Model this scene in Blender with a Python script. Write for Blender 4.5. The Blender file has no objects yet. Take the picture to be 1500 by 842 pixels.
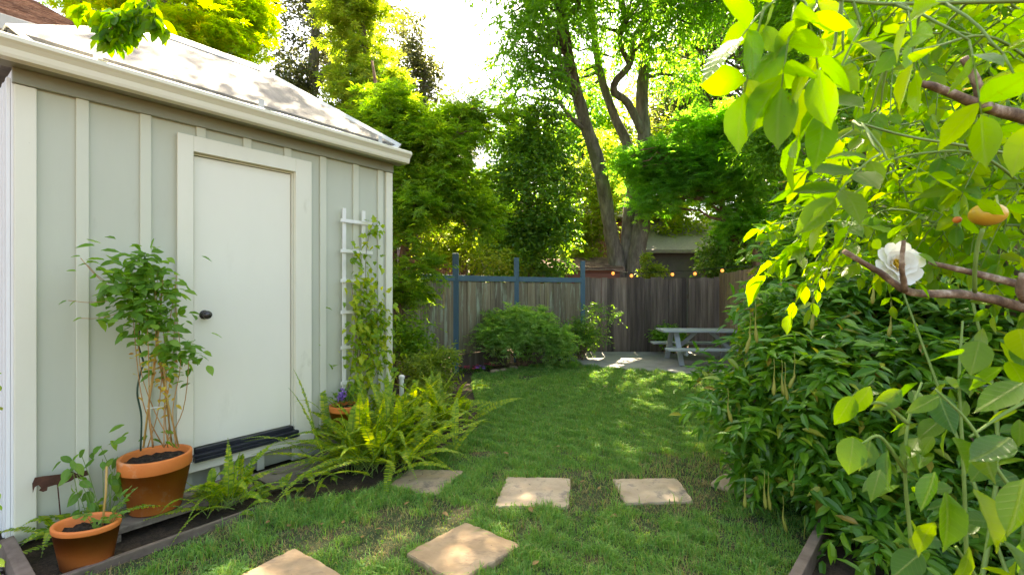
import bpy, math, random
import numpy as np
from mathutils import Vector
rng = np.random.default_rng(11)
random.seed(5)
S = bpy.context.scene
COL = S.collection
CAMH, FPX = 1.45, 700.0
R = math.radians

# ------------------------------------------------------------------ helpers
def pt(px, py, Y):
    return np.array([(px - 750) / FPX * Y, Y, CAMH + (421 - py) / FPX * Y])
def gp(px, py, z=0.0):
    Y = (CAMH - z) * FPX / (py - 421)
    return np.array([(px - 750) / FPX * Y, Y, z])
def unit(a):
    return a / np.maximum(np.linalg.norm(a, axis=-1, keepdims=True), 1e-9)

def tag(o, label=None, cat=None, group=None, kind=None):
    if label: o['label'] = label
    if cat: o['category'] = cat
    if group: o['group'] = group
    if kind: o['kind'] = kind
    return o
def empty(name, loc, label, cat, group=None, rz=0.0):
    o = bpy.data.objects.new(name, None)
    o.location = [float(v) for v in loc]
    o.rotation_euler = (0, 0, rz)
    o.empty_display_size = 0.1
    COL.objects.link(o)
    return tag(o, label, cat, group)

class MB:
    """collects polygons, built as ONE mesh object"""
    def __init__(self):
        self.v, self.f, self.n, self.nv = [], [], [], 0
        self.uv = []
    def arr(self, V, faces_list):
        """V (n,3); faces_list: list of int arrays (m,k)"""
        V = np.asarray(V, dtype=np.float64).reshape(-1, 3)
        for Fk in faces_list:
            Fk = np.asarray(Fk, dtype=np.int64)
            self.f.append((Fk + self.nv).ravel()); self.n.append(np.full(len(Fk), Fk.shape[1]))
        self.v.append(V); self.nv += len(V)
        return self
    def faces(self, V, faces):
        V = np.asarray(V, dtype=np.float64).reshape(-1, 3)
        for f in faces:
            self.f.append(np.asarray(f, dtype=np.int64) + self.nv); self.n.append(np.array([len(f)]))
        self.v.append(V); self.nv += len(V)
        return self
    def box(self, lo, hi, jit=0):
        x0, y0, z0 = lo; x1, y1, z1 = hi
        V = [(x0,y0,z0),(x1,y0,z0),(x1,y1,z0),(x0,y1,z0),(x0,y0,z1),(x1,y0,z1),(x1,y1,z1),(x0,y1,z1)]
        V = np.array(V, float)
        if jit: V = V + rng.normal(0, jit, V.shape)
        return self.faces(V, [(0,3,2,1),(4,5,6,7),(0,1,5,4),(1,2,6,5),(2,3,7,6),(3,0,4,7)])
    def beam(self, p0, p1, w, h, up=(0, 0, 1)):
        p0, p1 = np.array(p0, float), np.array(p1, float)
        a = unit(p1 - p0); s = np.cross(a, up)
        if np.linalg.norm(s) < 1e-4: s = np.cross(a, (1, 0, 0))
        s = unit(s); u = np.cross(s, a)
        V = []
        for p in (p0, p1):
            for i, j in ((-1,-1),(1,-1),(1,1),(-1,1)):
                V.append(p + s*i*w/2 + u*j*h/2)
        return self.faces(V, [(3,2,1,0),(4,5,6,7),(0,1,5,4),(1,2,6,5),(2,3,7,6),(3,0,4,7)])
    def tube(self, path, rad, n=8, cap=True, wob=0.0):
        P = np.array(path, float); m = len(P)
        rad = np.broadcast_to(np.asarray(rad, float), (m,))
        T = unit(np.gradient(P, axis=0))
        ref = np.array([0.31, 0.17, 0.93]) if abs(T[0][2]) < .8 else np.array([1., .2, .1])
        s = unit(np.cross(T[0], ref)); rings = []
        for i in range(m):
            s = unit(s - T[i]*np.dot(s, T[i])); b = np.cross(T[i], s)
            ang = np.arange(n)*2*math.pi/n
            rr = rad[i]*(1 + (rng.normal(0, wob, n) if wob else 0))
            rings.append(P[i] + (np.cos(ang)*rr)[:, None]*s + (np.sin(ang)*rr)[:, None]*b)
        V = np.concatenate(rings)
        k = np.arange(n); k2 = (k+1) % n
        F = np.concatenate([np.stack([i*n+k, i*n+k2, (i+1)*n+k2, (i+1)*n+k], 1) for i in range(m-1)])
        base = self.nv
        self.arr(V, [F])
        if cap:
            self.f.append(base + np.arange(n)[::-1]); self.n.append(np.array([n]))
            self.f.append(base + (m-1)*n + np.arange(n)); self.n.append(np.array([n]))
        return self
    def lathe(self, prof, c=(0, 0, 0), n=40, sx=1.0, sy=1.0, closed=False):
        prof = np.array(prof, float); m = len(prof)
        ang = np.arange(n)*2*math.pi/n
        V = np.stack([prof[:, 0:1]*np.cos(ang)*sx + c[0], prof[:, 0:1]*np.sin(ang)*sy + c[1],
                      np.broadcast_to(prof[:, 1:2] + c[2], (m, n))], 2).reshape(-1, 3)
        k = np.arange(n); k2 = (k+1) % n
        F = np.concatenate([np.stack([i*n+k, i*n+k2, (i+1)*n+k2, (i+1)*n+k], 1) for i in range(m-1)])
        return self.arr(V, [F])
    def prism(self, poly, z0, z1):
        n = len(poly); P = np.array(poly, float)
        V = np.concatenate([np.c_[P, np.full(n, z0)], np.c_[P, np.full(n, z1)]])
        return self.faces(V, [tuple(range(n))[::-1], tuple(range(n, 2*n))] + [(i, (i+1) % n, n+(i+1) % n, n+i) for i in range(n)])
    def extrude(self, prof, x0, x1):
        """profile in (y,z) swept along x"""
        n = len(prof); P = np.array(prof, float)
        V = np.concatenate([np.c_[np.full(n, x0), P], np.c_[np.full(n, x1), P]])
        return self.faces(V, [tuple(range(n))[::-1], tuple(range(n, 2*n))] + [(i, (i+1) % n, n+(i+1) % n, n+i) for i in range(n)])
    def build(self, name, mat, parent=None, loc=None, world=False, smooth=False, bevel=0.0, seg=2):
        V = np.concatenate(self.v) if self.v else np.zeros((0, 3))
        off = np.zeros(3)
        if loc is not None: off = np.array(loc, float)
        if world and parent is not None:
            p = parent
            while p is not None: off = off + np.array(p.location); p = p.parent
        V = V - off
        me = bpy.data.meshes.new(name)
        loops = np.concatenate(self.f).astype(np.int32); cnt = np.concatenate(self.n).astype(np.int32)
        me.vertices.add(len(V)); me.vertices.foreach_set('co', V.astype(np.float32).ravel())
        me.loops.add(len(loops)); me.loops.foreach_set('vertex_index', loops)
        me.polygons.add(len(cnt))
        st = np.zeros(len(cnt), np.int32); st[1:] = np.cumsum(cnt)[:-1]
        me.polygons.foreach_set('loop_start', st)
        me.polygons.foreach_set('use_smooth', np.full(len(cnt), smooth, bool))
        if self.uv:
            UV = np.concatenate(self.uv)
            l = me.uv_layers.new(name='UVMap'); l.data.foreach_set('uv', UV[loops].astype(np.float32).ravel())
        me.update(calc_edges=True)
        if mat: me.materials.append(mat)
        o = bpy.data.objects.new(name, me); COL.objects.link(o)
        if loc is not None: o.location = [float(v) for v in loc]
        if parent is not None: o.parent = parent
        if bevel:
            b = o.modifiers.new('edge', 'BEVEL'); b.width = bevel; b.segments = seg; b.limit_method = 'ANGLE'; b.angle_limit = R(35)
        return o

# ---- leaves
def leaf_template(st, fold=.12, curl=.12):
    """st: [(u, halfwidth)] - ends with halfwidth 0.  Returns verts, faces, uvs"""
    V, UV, mid, le, ri = [], [], [], [], []
    for u, h in st:
        w = -curl*u*u
        mid.append(len(V)); V.append((u, 0, w)); UV.append((u, .5))
        if h > 0:
            le.append(len(V)); V.append((u, h, w + fold*h*2)); UV.append((u, .5 + h))
            ri.append(len(V)); V.append((u, -h, w + fold*h*2)); UV.append((u, .5 - h))
        else:
            le.append(None); ri.append(None)
    F3, F4 = [], []
    for i in range(len(st)-1):
        for sd, flip in ((le, False), (ri, True)):
            q = [mid[i], mid[i+1], sd[i+1], sd[i]]
            q = [x for x in q if x is not None]
            if flip: q = q[::-1]
            (F4 if len(q) == 4 else F3).append(q)
    return np.array(V, float), [np.array(f) for f in (F3, F4) if len(f)], np.array(UV, float)
T_DIA = leaf_template([(0, 0), (.45, .27), (1, 0)], .2, .1)
T_NARROW = leaf_template([(0, 0), (.4, .17), (1, 0)], .2, .2)
T_OVAL = leaf_template([(0, 0), (.25, .24), (.6, .24), (1, 0)], .15, .2)
T_LANCE = leaf_template([(0, 0), (.22, .15), (.6, .15), (1, 0)], .2, .25)
T_PINNA = leaf_template([(0, .10), (.6, .11), (1, 0)], .1, .1)
T_NEAR = leaf_template([(0, 0), (.06, .075), (.18, .20), (.34, .275), (.5, .285), (.66, .245), (.8, .165), (.91, .07), (1, 0)], .10, .16)
T_PETAL = leaf_template([(0, 0), (.08, .10), (.3, .24), (.55, .35), (.78, .37), (.93, .26), (1, 0)], .12, -.22)
T_ROUND = leaf_template([(0, 0), (.05, .13), (.16, .27), (.32, .345), (.5, .345), (.67, .28), (.82, .17), (.92, .07), (1, 0)], .08, .14)
T_CLOVER = leaf_template([(0, 0), (.5, .38), (.9, .36), (1, 0)], .1, .05)
def lobed(n, spread, depth):
    V = [(0, 0, 0)]; F = []
    for i in range(n):
        a = (i/(n-1) - .5)*spread; L = 1 - .35*abs(a)/(spread/2)
        ca, sa = math.cos(a), math.sin(a)
        b = len(V)
        V += [(L*.5*ca - .09*sa, L*.5*sa + .09*ca, .03), (L*.5*ca + .09*sa, L*.5*sa - .09*ca, .03), (L*ca, L*sa, -.08)]
        F += [(0, b+1, b+2, b)]
    V = np.array(V, float)
    return V, [np.array(F)], V[:, :2]
T_MAPLE = lobed(5, 2.9, .5)
def near_t(cu, fo, tip, wv):
    V, F_, U = leaf_template([(0, 0), (.05, .05), (.15, .15), (.30, .225), (.46, .245), (.62, .215), (.76, .15), (.87, tip), (.95, tip*.35), (1, 0)], fo, cu)
    V = V.copy(); e_ = np.abs(V[:, 1]) > .01; V[e_, 2] += wv*np.sin(V[e_, 0]*19 + 2*np.sign(V[e_, 1])); V[:, 1] += .03*np.sin(V[:, 0]*3.1)
    return V, F_, U
NEARS = [near_t(.05, .20, .07, .012), near_t(.22, .10, .06, .018), near_t(.34, .04, .075, .014), near_t(.12, .28, .06, .02), near_t(-.08, .14, .07, .016)]
T_TRI = leaf_template([(0, .2), (.12, .33), (.3, .2), (.5, .33), (.62, .17), (1, 0)], .1, .2)

def add_leaves(mb, P, A, N, size, tm, uv=False, wscale=None):
    if isinstance(tm, list):
        size = np.broadcast_to(size, (len(P),)); w_ = rng.integers(0, len(tm), len(P))
        for i_, t_ in enumerate(tm):
            q_ = w_ == i_
            if q_.any(): add_leaves(mb, P[q_], A[q_], N[q_], size[q_], t_, uv)
        return mb
    V, FS, UV = tm
    if len(P) == 0: return mb
    A = unit(A); Sd = np.cross(N, A); Sd = unit(Sd + 1e-6); Nn = np.cross(A, Sd)
    size = np.broadcast_to(size, (len(P),))
    W = V[:, 1] if wscale is None else V[:, 1][None, :]*wscale[:, None]
    W = np.broadcast_to(W, (len(P), len(V)))
    X = P[:, None] + size[:, None, None]*(V[None, :, 0:1]*A[:, None] + W[:, :, None]*Sd[:, None] + V[None, :, 2:3]*Nn[:, None])
    k = len(V); off = (np.arange(len(P))*k)[:, None, None]
    if uv: mb.uv.append(np.tile(UV, (len(P), 1)))
    return mb.arr(X.reshape(-1, 3), [(f[None] + off).reshape(-1, f.shape[1]) for f in FS])

def blob_clumps(c, r, n, rmin, rmax, shell=.5, flat=.75, zcut=None):
    c, r = np.array(c, float), np.array(r, float)
    d = unit(rng.normal(size=(n, 3))); rad = rng.uniform(shell, 1, n)**.7
    C = c + d*rad[:, None]*r
    q = rng.uniform(rmin, rmax, n)
    RR = np.stack([q*rng.uniform(.8, 1.3, n), q*rng.uniform(.8, 1.3, n), q*flat*rng.uniform(.7, 1.2, n)], 1)
    if zcut is not None:
        k = C[:, 2] > zcut; C, RR = C[k], RR[k]
    return C, RR
def cat(*cl):
    return np.concatenate([c[0] for c in cl]), np.concatenate([c[1] for c in cl])

def spray(C, RR, twigs, k, L, droop, lsz, out=.8, lift=.1, jit=.5, down=.2, nj=.45, nbias=(0, 0, 1), ctr=None):
    vol = (RR.prod(1))**(1/3.); w = (vol/vol.mean())**2
    cnt = np.maximum(3, (twigs*w).astype(int)); idx = np.repeat(np.arange(len(C)), cnt); n = len(idx)
    d = unit(rng.normal(size=(n, 3))); rad = rng.uniform(.1, 1, n)**.5
    base = C[idx] + RR[idx]*d*rad[:, None]*.9
    od = d.copy()
    if ctr is not None: od = unit(od + .8*unit(C[idx] - np.array(ctr)))
    td = unit(out*od*np.array([1, 1, .6]) + jit*rng.normal(size=(n, 3)) + np.array([0, 0, lift]))
    LL = L*rng.uniform(.6, 1.25, n)
    s = (np.arange(k) + rng.uniform(.2, .8, (n, k)))/k
    P = base[:, None] + td[:, None]*(LL[:, None]*s)[..., None]
    P[..., 2] -= droop*LL[:, None]*s**2
    sd = unit(np.cross(td, (0, 0, 1.)) + 1e-5)[:, None]*np.where(np.arange(k) % 2, 1, -1)[None, :, None]
    A = unit(.6*td[:, None] + .8*sd + .3*rng.normal(size=(n, k, 3)) - np.array([0, 0, down]))
    N = unit(np.array(nbias, float) + nj*rng.normal(size=(n, k, 3)))
    sz = lsz*rng.uniform(.65, 1.25, (n, k))
    return P.reshape(-1, 3), A.reshape(-1, 3), N.reshape(-1, 3), sz.ravel()

def bez(p0, p1, sag=0.0, n=6, wob=0.0):
    t = np.linspace(0, 1, n)[:, None]
    P = np.array(p0)*(1-t) + np.array(p1)*t
    P[:, 2] += sag*np.sin(np.pi*t[:, 0])
    if wob: P[1:-1] += rng.normal(0, wob, (n-2, 3))
    return P
def smooth_path(pts, n=24):
    """Catmull-Rom through pts (m,k)"""
    P = np.array(pts, float); m = len(P)
    Q = np.vstack([2*P[0]-P[1], P, 2*P[-1]-P[-2]]); out = []
    per = max(2, n//(m-1))
    for i in range(m-1):
        a, b, c, d = Q[i:i+4]
        for t in np.linspace(0, 1, per, endpoint=False):
            out.append(.5*((2*b) + (c-a)*t + (2*a-5*b+4*c-d)*t*t + (-a+3*b-3*c+d)*t**3))
    out.append(P[-1]); return np.array(out)

# ------------------------------------------------------------------ materials
def newmat(name):
    m = bpy.data.materials.new(name); m.use_nodes = True
    nt = m.node_tree
    return m, nt, nt.nodes['Principled BSDF']
def node(nt, t, **kw):
    n = nt.nodes.new(t)
    for k, v in kw.items():
        if k in n.inputs: n.inputs[k].default_value = v
        else: setattr(n, k, v)
    return n
def ramp(nt, fac, stops):
    r = nt.nodes.new('ShaderNodeValToRGB'); e = r.color_ramp.elements
    while len(e) < len(stops): e.new(.5)
    for i, (p, c) in enumerate(stops):
        e[i].position = p; e[i].color = (*c, 1) if len(c) == 3 else c
    nt.links.new(fac, r.inputs[0]); return r.outputs[0]
def mixc(nt, fac, a, b, mode='MIX'):
    m = nt.nodes.new('ShaderNodeMix'); m.data_type = 'RGBA'; m.blend_type = mode
    for sock, v in ((m.inputs[0], fac), (m.inputs[6], a), (m.inputs[7], b)):
        if isinstance(v, (int, float)): sock.default_value = v
        elif isinstance(v, tuple): sock.default_value = (*v, 1) if len(v) == 3 else v
        else: nt.links.new(v, sock)
    return m.outputs[2]
def coords(nt, scale=(1, 1, 1), which='Object'):
    tc = nt.nodes.new('ShaderNodeTexCoord'); mp = nt.nodes.new('ShaderNodeMapping')
    mp.inputs['Scale'].default_value = scale
    nt.links.new(tc.outputs[which], mp.inputs[0]); return mp.outputs[0]
def noise(nt, co, scale, detail=6, rough=.6):
    n = node(nt, 'ShaderNodeTexNoise', Scale=scale, Detail=detail, Roughness=rough)
    nt.links.new(co, n.inputs['Vector']); return n.outputs[0]
def bump(nt, h, bs, strength=.3, dist=.01):
    b = node(nt, 'ShaderNodeBump', Strength=strength, Distance=dist)
    nt.links.new(h, b.inputs['Height']); nt.links.new(b.outputs[0], bs.inputs['Normal'])
def island(nt):
    return nt.nodes.new('ShaderNodeNewGeometry').outputs['Random Per Island']

def rough_mat(name, stops, scale=8, rough=.8, bstr=.4, bdist=.005, stretch=(1, 1, 1), bscale=None, spec=.3, per_island=None, patches=None):
    m, nt, b = newmat(name)
    co = coords(nt, stretch)
    n = noise(nt, co, scale, 8, .65)
    c = ramp(nt, n, stops)
    if per_island:
        c = mixc(nt, 1.0, c, ramp(nt, island(nt), per_island), 'MULTIPLY')
    for (sc, lo, hi, colr, st2) in (patches or []):
        pn = noise(nt, coords(nt, st2), sc, 7, .7)
        c = mixc(nt, ramp(nt, pn, [(lo, (0, 0, 0)), (hi, (1, 1, 1))]), c, colr)
    nt.links.new(c, b.inputs['Base Color'])
    b.inputs['Roughness'].default_value = rough
    b.inputs['Specular IOR Level'].default_value = spec
    if bstr: bump(nt, noise(nt, co, bscale or scale*4, 8, .7), b, bstr, bdist)
    return m

def leaf_mat(name, stops, tstops=None, trans=.45, rough=.45, spec=.35, clump=None, veins=False, mulA=1.0):
    m, nt, b = newmat(name)
    out = nt.nodes['Material Output']
    ri = island(nt)
    c = ramp(nt, ri, stops)
    t = ramp(nt, ri, tstops) if tstops else ramp(nt, ri, [(p, (min(1, q[0]*2.6+.02), min(1, q[1]*2.4+.02), q[2]*.9)) for p, q in stops])
    if clump:
        n = noise(nt, coords(nt, (1, 1, 1)), clump[0], 3, .5)
        f = ramp(nt, n, [(.35, (0, 0, 0)), (.65, (1, 1, 1))])
        c = mixc(nt, f, c, mixc(nt, 1.0, c, clump[1], 'MULTIPLY'))
        t = mixc(nt, f, t, mixc(nt, 1.0, t, clump[1], 'MULTIPLY'))
    if veins:
        uv = nt.nodes.new('ShaderNodeUVMap'); sp = nt.nodes.new('ShaderNodeSeparateXYZ'); nt.links.new(uv.outputs[0], sp.inputs[0])
        def mth(op, a, bb):
            q = nt.nodes.new('ShaderNodeMath'); q.operation = op
            for i, v in enumerate((a, bb)):
                if isinstance(v, (int, float)): q.inputs[i].default_value = v
                elif v is not None: nt.links.new(v, q.inputs[i])
            return q.outputs[0]
        dv = mth('ABSOLUTE', mth('SUBTRACT', sp.outputs[1], .5), None)
        midrib = ramp(nt, dv, [(.0, (1, 1, 1)), (.03, (0, 0, 0))])
        side = mth('FRACT', mth('MULTIPLY', mth('SUBTRACT', sp.outputs[0], mth('MULTIPLY', dv, .7)), 8.0), None)
        sv = ramp(nt, side, [(.0, (.55, .55, .55)), (.12, (0, 0, 0)), (.9, (0, 0, 0)), (1, (.55, .55, .55))])
        vein = mixc(nt, 1.0, midrib, sv, 'ADD')
        c = mixc(nt, mth('MULTIPLY', vein, .55), c, (.32, .40, .10))
        sp_ = ramp(nt, noise(nt, coords(nt), 120, 3, .6), [(.69, (0, 0, 0)), (.74, (1, 1, 1))])
        c = mixc(nt, mth('MULTIPLY', sp_, .7), c, (.20, .12, .03)); t = mixc(nt, mth('MULTIPLY', sp_, .7), t, (.22, .13, .03))
        bl = noise(nt, coords(nt), 45, 4, .6)
        c = mixc(nt, .5, c, mixc(nt, 1.0, c, ramp(nt, bl, [(.3, (.6, .65, .6)), (.7, (1.15, 1.1, 1))]), 'MULTIPLY'))
        t = mixc(nt, mth('MULTIPLY', vein, .4), t, mixc(nt, 1.0, t, (.75, .7, .5), 'MULTIPLY'))
        bump(nt, vein, b, .35, .002)
    nt.links.new(c, b.inputs['Base Color'])
    b.inputs['Roughness'].default_value = rough
    b.inputs['Specular IOR Level'].default_value = spec
    tr = nt.nodes.new('ShaderNodeBsdfTranslucent'); nt.links.new(t, tr.inputs[0])
    mx = nt.nodes.new('ShaderNodeMixShader'); mx.inputs[0].default_value = trans
    nt.links.new(b.outputs[0], mx.inputs[1]); nt.links.new(tr.outputs[0], mx.inputs[2])
    nt.links.new(mx.outputs[0], out.inputs[0])
    return m

G = lambda *a: [(i/(len(a)-1) if len(a) > 1 else 0, c) for i, c in enumerate(a)]
M = {}
M['siding'] = rough_mat('sage_paint', [(.3, (.475, .49, .385)), (.7, (.525, .54, .43))], 2.2, .55, .25, .002, (1, 1, .25), 60,
                        patches=[(4, .62, .80, (.40, .39, .29), (1, 1, .35)), (26, .72, .76, (.16, .13, .10), (1, 1, .7))])
M['batten'] = rough_mat('sage_batten_paint', [(.3, (.57, .575, .45)), (.7, (.62, .625, .50))], 3, .5, .2, .002, (1, 1, .3), 60, patches=[(24, .71, .75, (.22, .19, .14), (1, 1, .6))])
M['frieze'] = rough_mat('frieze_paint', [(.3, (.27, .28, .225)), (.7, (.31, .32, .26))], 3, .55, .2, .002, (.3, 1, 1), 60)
M['cream'] = rough_mat('cream_trim_paint', [(.3, (.70, .675, .54)), (.7, (.76, .735, .60))], 3, .45, .25, .002, (1, 1, .3), 50, patches=[(5, .62, .78, (.56, .53, .40), (1, 1, .4)), (30, .72, .76, (.30, .25, .17), (1, 1, .7))])
M['door'] = rough_mat('door_paint', [(.3, (.75, .725, .60)), (.7, (.79, .765, .64))], 1.5, .4, .08, .001, (1, 1, .4), 40, patches=[(3, .60, .85, (.66, .63, .51), (1, 1, .35))])
M['gutter'] = rough_mat('gutter_enamel', [(.3, (.70, .67, .52)), (.7, (.77, .74, .59))], 3, .32, .06, .001, (.2, 1, 1), 20, spec=.5)
M['ribbed'] = rough_mat('white_side_paint', [(.3, (.76, .77, .75)), (.7, (.82, .82, .80))], 3, .5, .1, .001, (1, 1, .3), 40)
M['roof'] = rough_mat('pale_roof_sheet', [(.25, (.07, .065, .055)), (.45, (.14, .132, .12)), (.75, (.19, .182, .17))], 6, .7, .5, .004, (3.0, .5, .5), 50,
                      patches=[(2.2, .50, .70, (.11, .10, .088), (3.5, .5, .5))])
M['roof_edge'] = rough_mat('roof_edge_felt', [(.3, (.15, .145, .13)), (.7, (.27, .26, .23))], 14, .85, .5, .004, (1, 1, 1), 60)
M['ridge'] = rough_mat('zinc_ridge', [(.3, (.40, .41, .40)), (.7, (.50, .51, .50))], 6, .5, .1, .001)
M['black'] = rough_mat('black_rubber', [(.3, (.012, .013, .018)), (.7, (.03, .032, .04))], 12, .35, .1, .001)
M['knob'] = rough_mat('dark_bronze', [(.3, (.02, .017, .015)), (.7, (.04, .033, .03))], 8, .25, 0, spec=.6)
M['wood_grey'] = rough_mat('weathered_plank', [(.25, (.10, .08, .06)), (.5, (.20, .165, .13)), (.75, (.29, .25, .20))], 7, .85, .6, .004, (.25, 3, 3), 20)
M['edging'] = rough_mat('edging_timber', [(.25, (.09, .065, .05)), (.5, (.18, .135, .105)), (.75, (.25, .195, .155))], 8, .85, .6, .004, (1, 1, 1), 40)
M['terracotta'] = rough_mat('terracotta_clay', [(.3, (.66, .17, .04)), (.7, (.78, .24, .06))], 5, .6, .2, .002, (1, 1, 1), 60,
                            patches=[(3.5, .62, .75, (.56, .16, .055), (1, 1, 1.6)), (7, .58, .74, (.70, .42, .26), (1, 1, .8)), (40, .66, .72, (.40, .12, .04), (1, 1, 1))])
M['plastic_pot'] = rough_mat('terracotta_plastic', [(.3, (.70, .185, .045)), (.7, (.76, .225, .06))], 4, .5, .1, .001, (1, 1, 1), 60)
M['soil'] = rough_mat('potting_soil', [(.3, (.012, .009, .006)), (.55, (.04, .028, .018)), (.75, (.12, .085, .055))], 60, .95, 1, .01, (1, 1, 1), 90)
M['rust'] = rough_mat('rusty_steel', [(.3, (.05, .022, .014)), (.7, (.12, .05, .03))], 25, .85, .5, .002)
M['bamboo'] = rough_mat('bamboo_cane', [(.3, (.42, .25, .07)), (.7, (.55, .36, .13))], 20, .5, .1, .001)
M['dkgreen'] = rough_mat('green_coated_wire', [(.3, (.02, .05, .03)), (.7, (.03, .07, .045))], 10, .4, 0)
M['white'] = rough_mat('white_paint', [(.3, (.70, .69, .63)), (.7, (.80, .79, .74))], 9, .55, .2, .002, (1, 1, .5), 40)
M['stone_tan'] = rough_mat('tan_sandstone', [(.25, (.31, .20, .115)), (.5, (.44, .295, .175)), (.75, (.53, .38, .25))], 3.5, .8, .7, .006, (1, 1.4, 1), 22,
                           patches=[(6, .54, .70, (.26, .17, .11), (1, 2, 1)), (22, .64, .70, (.12, .09, .065), (1, 1.5, 1))])
M['stone_pink'] = rough_mat('pinkish_sandstone', [(.25, (.34, .245, .165)), (.5, (.49, .365, .255)), (.75, (.56, .44, .33))], 3.5, .8, .7, .006, (1, 1.4, 1), 22,
                            patches=[(7, .56, .68, (.20, .16, .14), (1, 1, 1)), (26, .63, .69, (.10, .085, .075), (1, 1, 1))])
M['stone_grey'] = rough_mat('weathered_sandstone', [(.25, (.22, .155, .105)), (.5, (.36, .265, .18)), (.75, (.46, .35, .25))], 4, .85, .8, .006, (1, 1.4, 1), 22,
                            patches=[(5, .52, .66, (.13, .105, .085), (1, 1, 1)), (24, .62, .68, (.07, .06, .05), (1, 1, 1))])
M['concrete'] = rough_mat('patio_concrete', [(.25, (.22, .20, .185)), (.5, (.30, .28, .26)), (.75, (.36, .34, .31))], 3, .85, .4, .004, (1, 1, 1), 60)
M['bluepost'] = rough_mat('slate_blue_paint', [(.3, (.045, .10, .135)), (.7, (.065, .135, .175))], 5, .55, .3, .002, (1, 1, .3), 40)
M['lichen'] = rough_mat('lichened_boards', [(.25, (.11, .085, .055)), (.5, (.20, .165, .11)), (.75, (.28, .24, .17))], 8, .9, .7, .006, (2, 2, .12), 14,
                        per_island=G((.7, .7, .7), (1.15, 1.1, 1.0)), patches=[(3.2, .53, .66, (.30, .33, .23), (3, 3, .4)), (2.4, .60, .68, (.30, .26, .09), (4, 4, .2))])
M['fence'] = rough_mat('old_fence_boards', [(.25, (.05, .04, .032)), (.5, (.125, .10, .082)), (.75, (.23, .19, .16))], 8, .9, .7, .006, (2, 2, .12), 14,
                       per_island=G((.42, .40, .40), (1.0, .95, .9), (1.5, 1.42, 1.32)))
M['tanfence'] = rough_mat('cedar_boards', [(.25, (.17, .11, .07)), (.5, (.27, .185, .12)), (.75, (.34, .25, .17))], 8, .85, .6, .005, (2, 2, .12), 14,
                          per_island=G((.7, .68, .65), (1.1, 1.05, 1.0)))
M['table'] = rough_mat('grey_table_paint', [(.3, (.30, .33, .35)), (.7, (.40, .43, .45))], 6, .7, .4, .003, (.4, 3, 3), 20)
M['bark'] = rough_mat('furrowed_bark', [(.3, (.055, .045, .038)), (.5, (.13, .112, .095)), (.72, (.23, .205, .175))], 5, .95, 1.0, .03, (2.2, 2.2, .5), 9,
                      patches=[(1.3, .60, .70, (.085, .09, .04), (1, 1, .5))])
M['bark_red'] = rough_mat('reddish_bark', [(.3, (.10, .05, .03)), (.5, (.19, .11, .07)), (.72, (.27, .18, .12))], 6, .95, 1.0, .02, (2, 2, .5), 9)
M['twig'] = rough_mat('brown_twig', [(.36, (.10, .06, .04)), (.52, (.25, .165, .11)), (.64, (.52, .42, .33))], 26, .75, 1.0, .004, (1, 1, 1), 70)
M['greenstem'] = rough_mat('green_stem', [(.3, (.12, .20, .04)), (.7, (.20, .30, .07))], 20, .5, .2, .001)
M['orange_stem'] = rough_mat('dry_orange_stem', [(.3, (.35, .16, .05)), (.7, (.52, .28, .10))], 20, .7, .2, .001)
M['brownhouse'] = rough_mat('red_brown_siding', [(.3, (.13, .055, .04)), (.7, (.20, .09, .065))], 4, .85, .3, .004, (.3, .3, 3), 8)
M['darkwall'] = rough_mat('slate_grey_wall', [(.3, (.09, .085, .09)), (.7, (.12, .115, .12))], 4, .8, .2, .003)
M['shingle'] = rough_mat('cedar_shingles', [(.25, (.10, .06, .05)), (.5, (.20, .14, .115)), (.75, (.34, .27, .23))], 9, .9, .7, .01, (2, 2, 6), 14,
                         per_island=G((.55, .5, .5), (1.25, 1.2, 1.15)))
M['roof_grey'] = rough_mat('grey_composition_roof', [(.3, (.17, .16, .155)), (.7, (.24, .23, .22))], 12, .9, .4, .004)
M['fascia'] = rough_mat('grey_fascia_paint', [(.3, (.38, .39, .38)), (.7, (.46, .47, .46))], 4, .6, .1, .002)
M['glass'] = rough_mat('window_glass', [(.3, (.10, .13, .18)), (.7, (.16, .20, .26))], 3, .08, 0, spec=.8)
M['cord'] = rough_mat('black_cord', [(.3, (.012, .012, .012)), (.7, (.02, .02, .02))], 5, .6, 0)
m, nt, b = newmat('warm_bulb'); b.inputs['Base Color'].default_value = (.9, .35, .10, 1)
b.inputs['Emission Color'].default_value = (1, .33, .07, 1); b.inputs['Emission Strength'].default_value = .16; M['bulb'] = m
M['gravel'] = rough_mat('gravel_chips', [(.3, (.12, .11, .10)), (.7, (.34, .32, .30))], 20, .85, .4, .004, per_island=G((.5, .5, .5), (1.2, 1.15, 1.1)))
M['petal_red'] = leaf_mat('red_petal', G((.55, .02, .05), (.75, .06, .16)), trans=.25)
M['petal_purple'] = leaf_mat('purple_petal', G((.16, .08, .42), (.34, .20, .62)), trans=.25)
M['petal_white'] = leaf_mat('white_petal', G((.82, .81, .74), (.86, .86, .82)), G((.8, .8, .7), (.85, .85, .8)), trans=.3, rough=.6)
M['stamen'] = rough_mat('yellow_stamen', [(.3, (.55, .33, .02)), (.7, (.72, .50, .05))], 60, .7, .3, .002)
M['hip_yellow'] = rough_mat('yellow_fruit_skin', [(.3, (.62, .30, .03)), (.7, (.70, .48, .06))], 18, .35, .1, .001, spec=.5)
M['hip_orange'] = rough_mat('orange_fruit_skin', [(.3, (.65, .12, .02)), (.7, (.72, .22, .04))], 18, .35, .1, .001, spec=.5)
M['pod'] = rough_mat('yellow_green_pod', [(.3, (.19, .21, .035)), (.7, (.32, .30, .06))], 18, .5, .2, .001)
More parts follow.
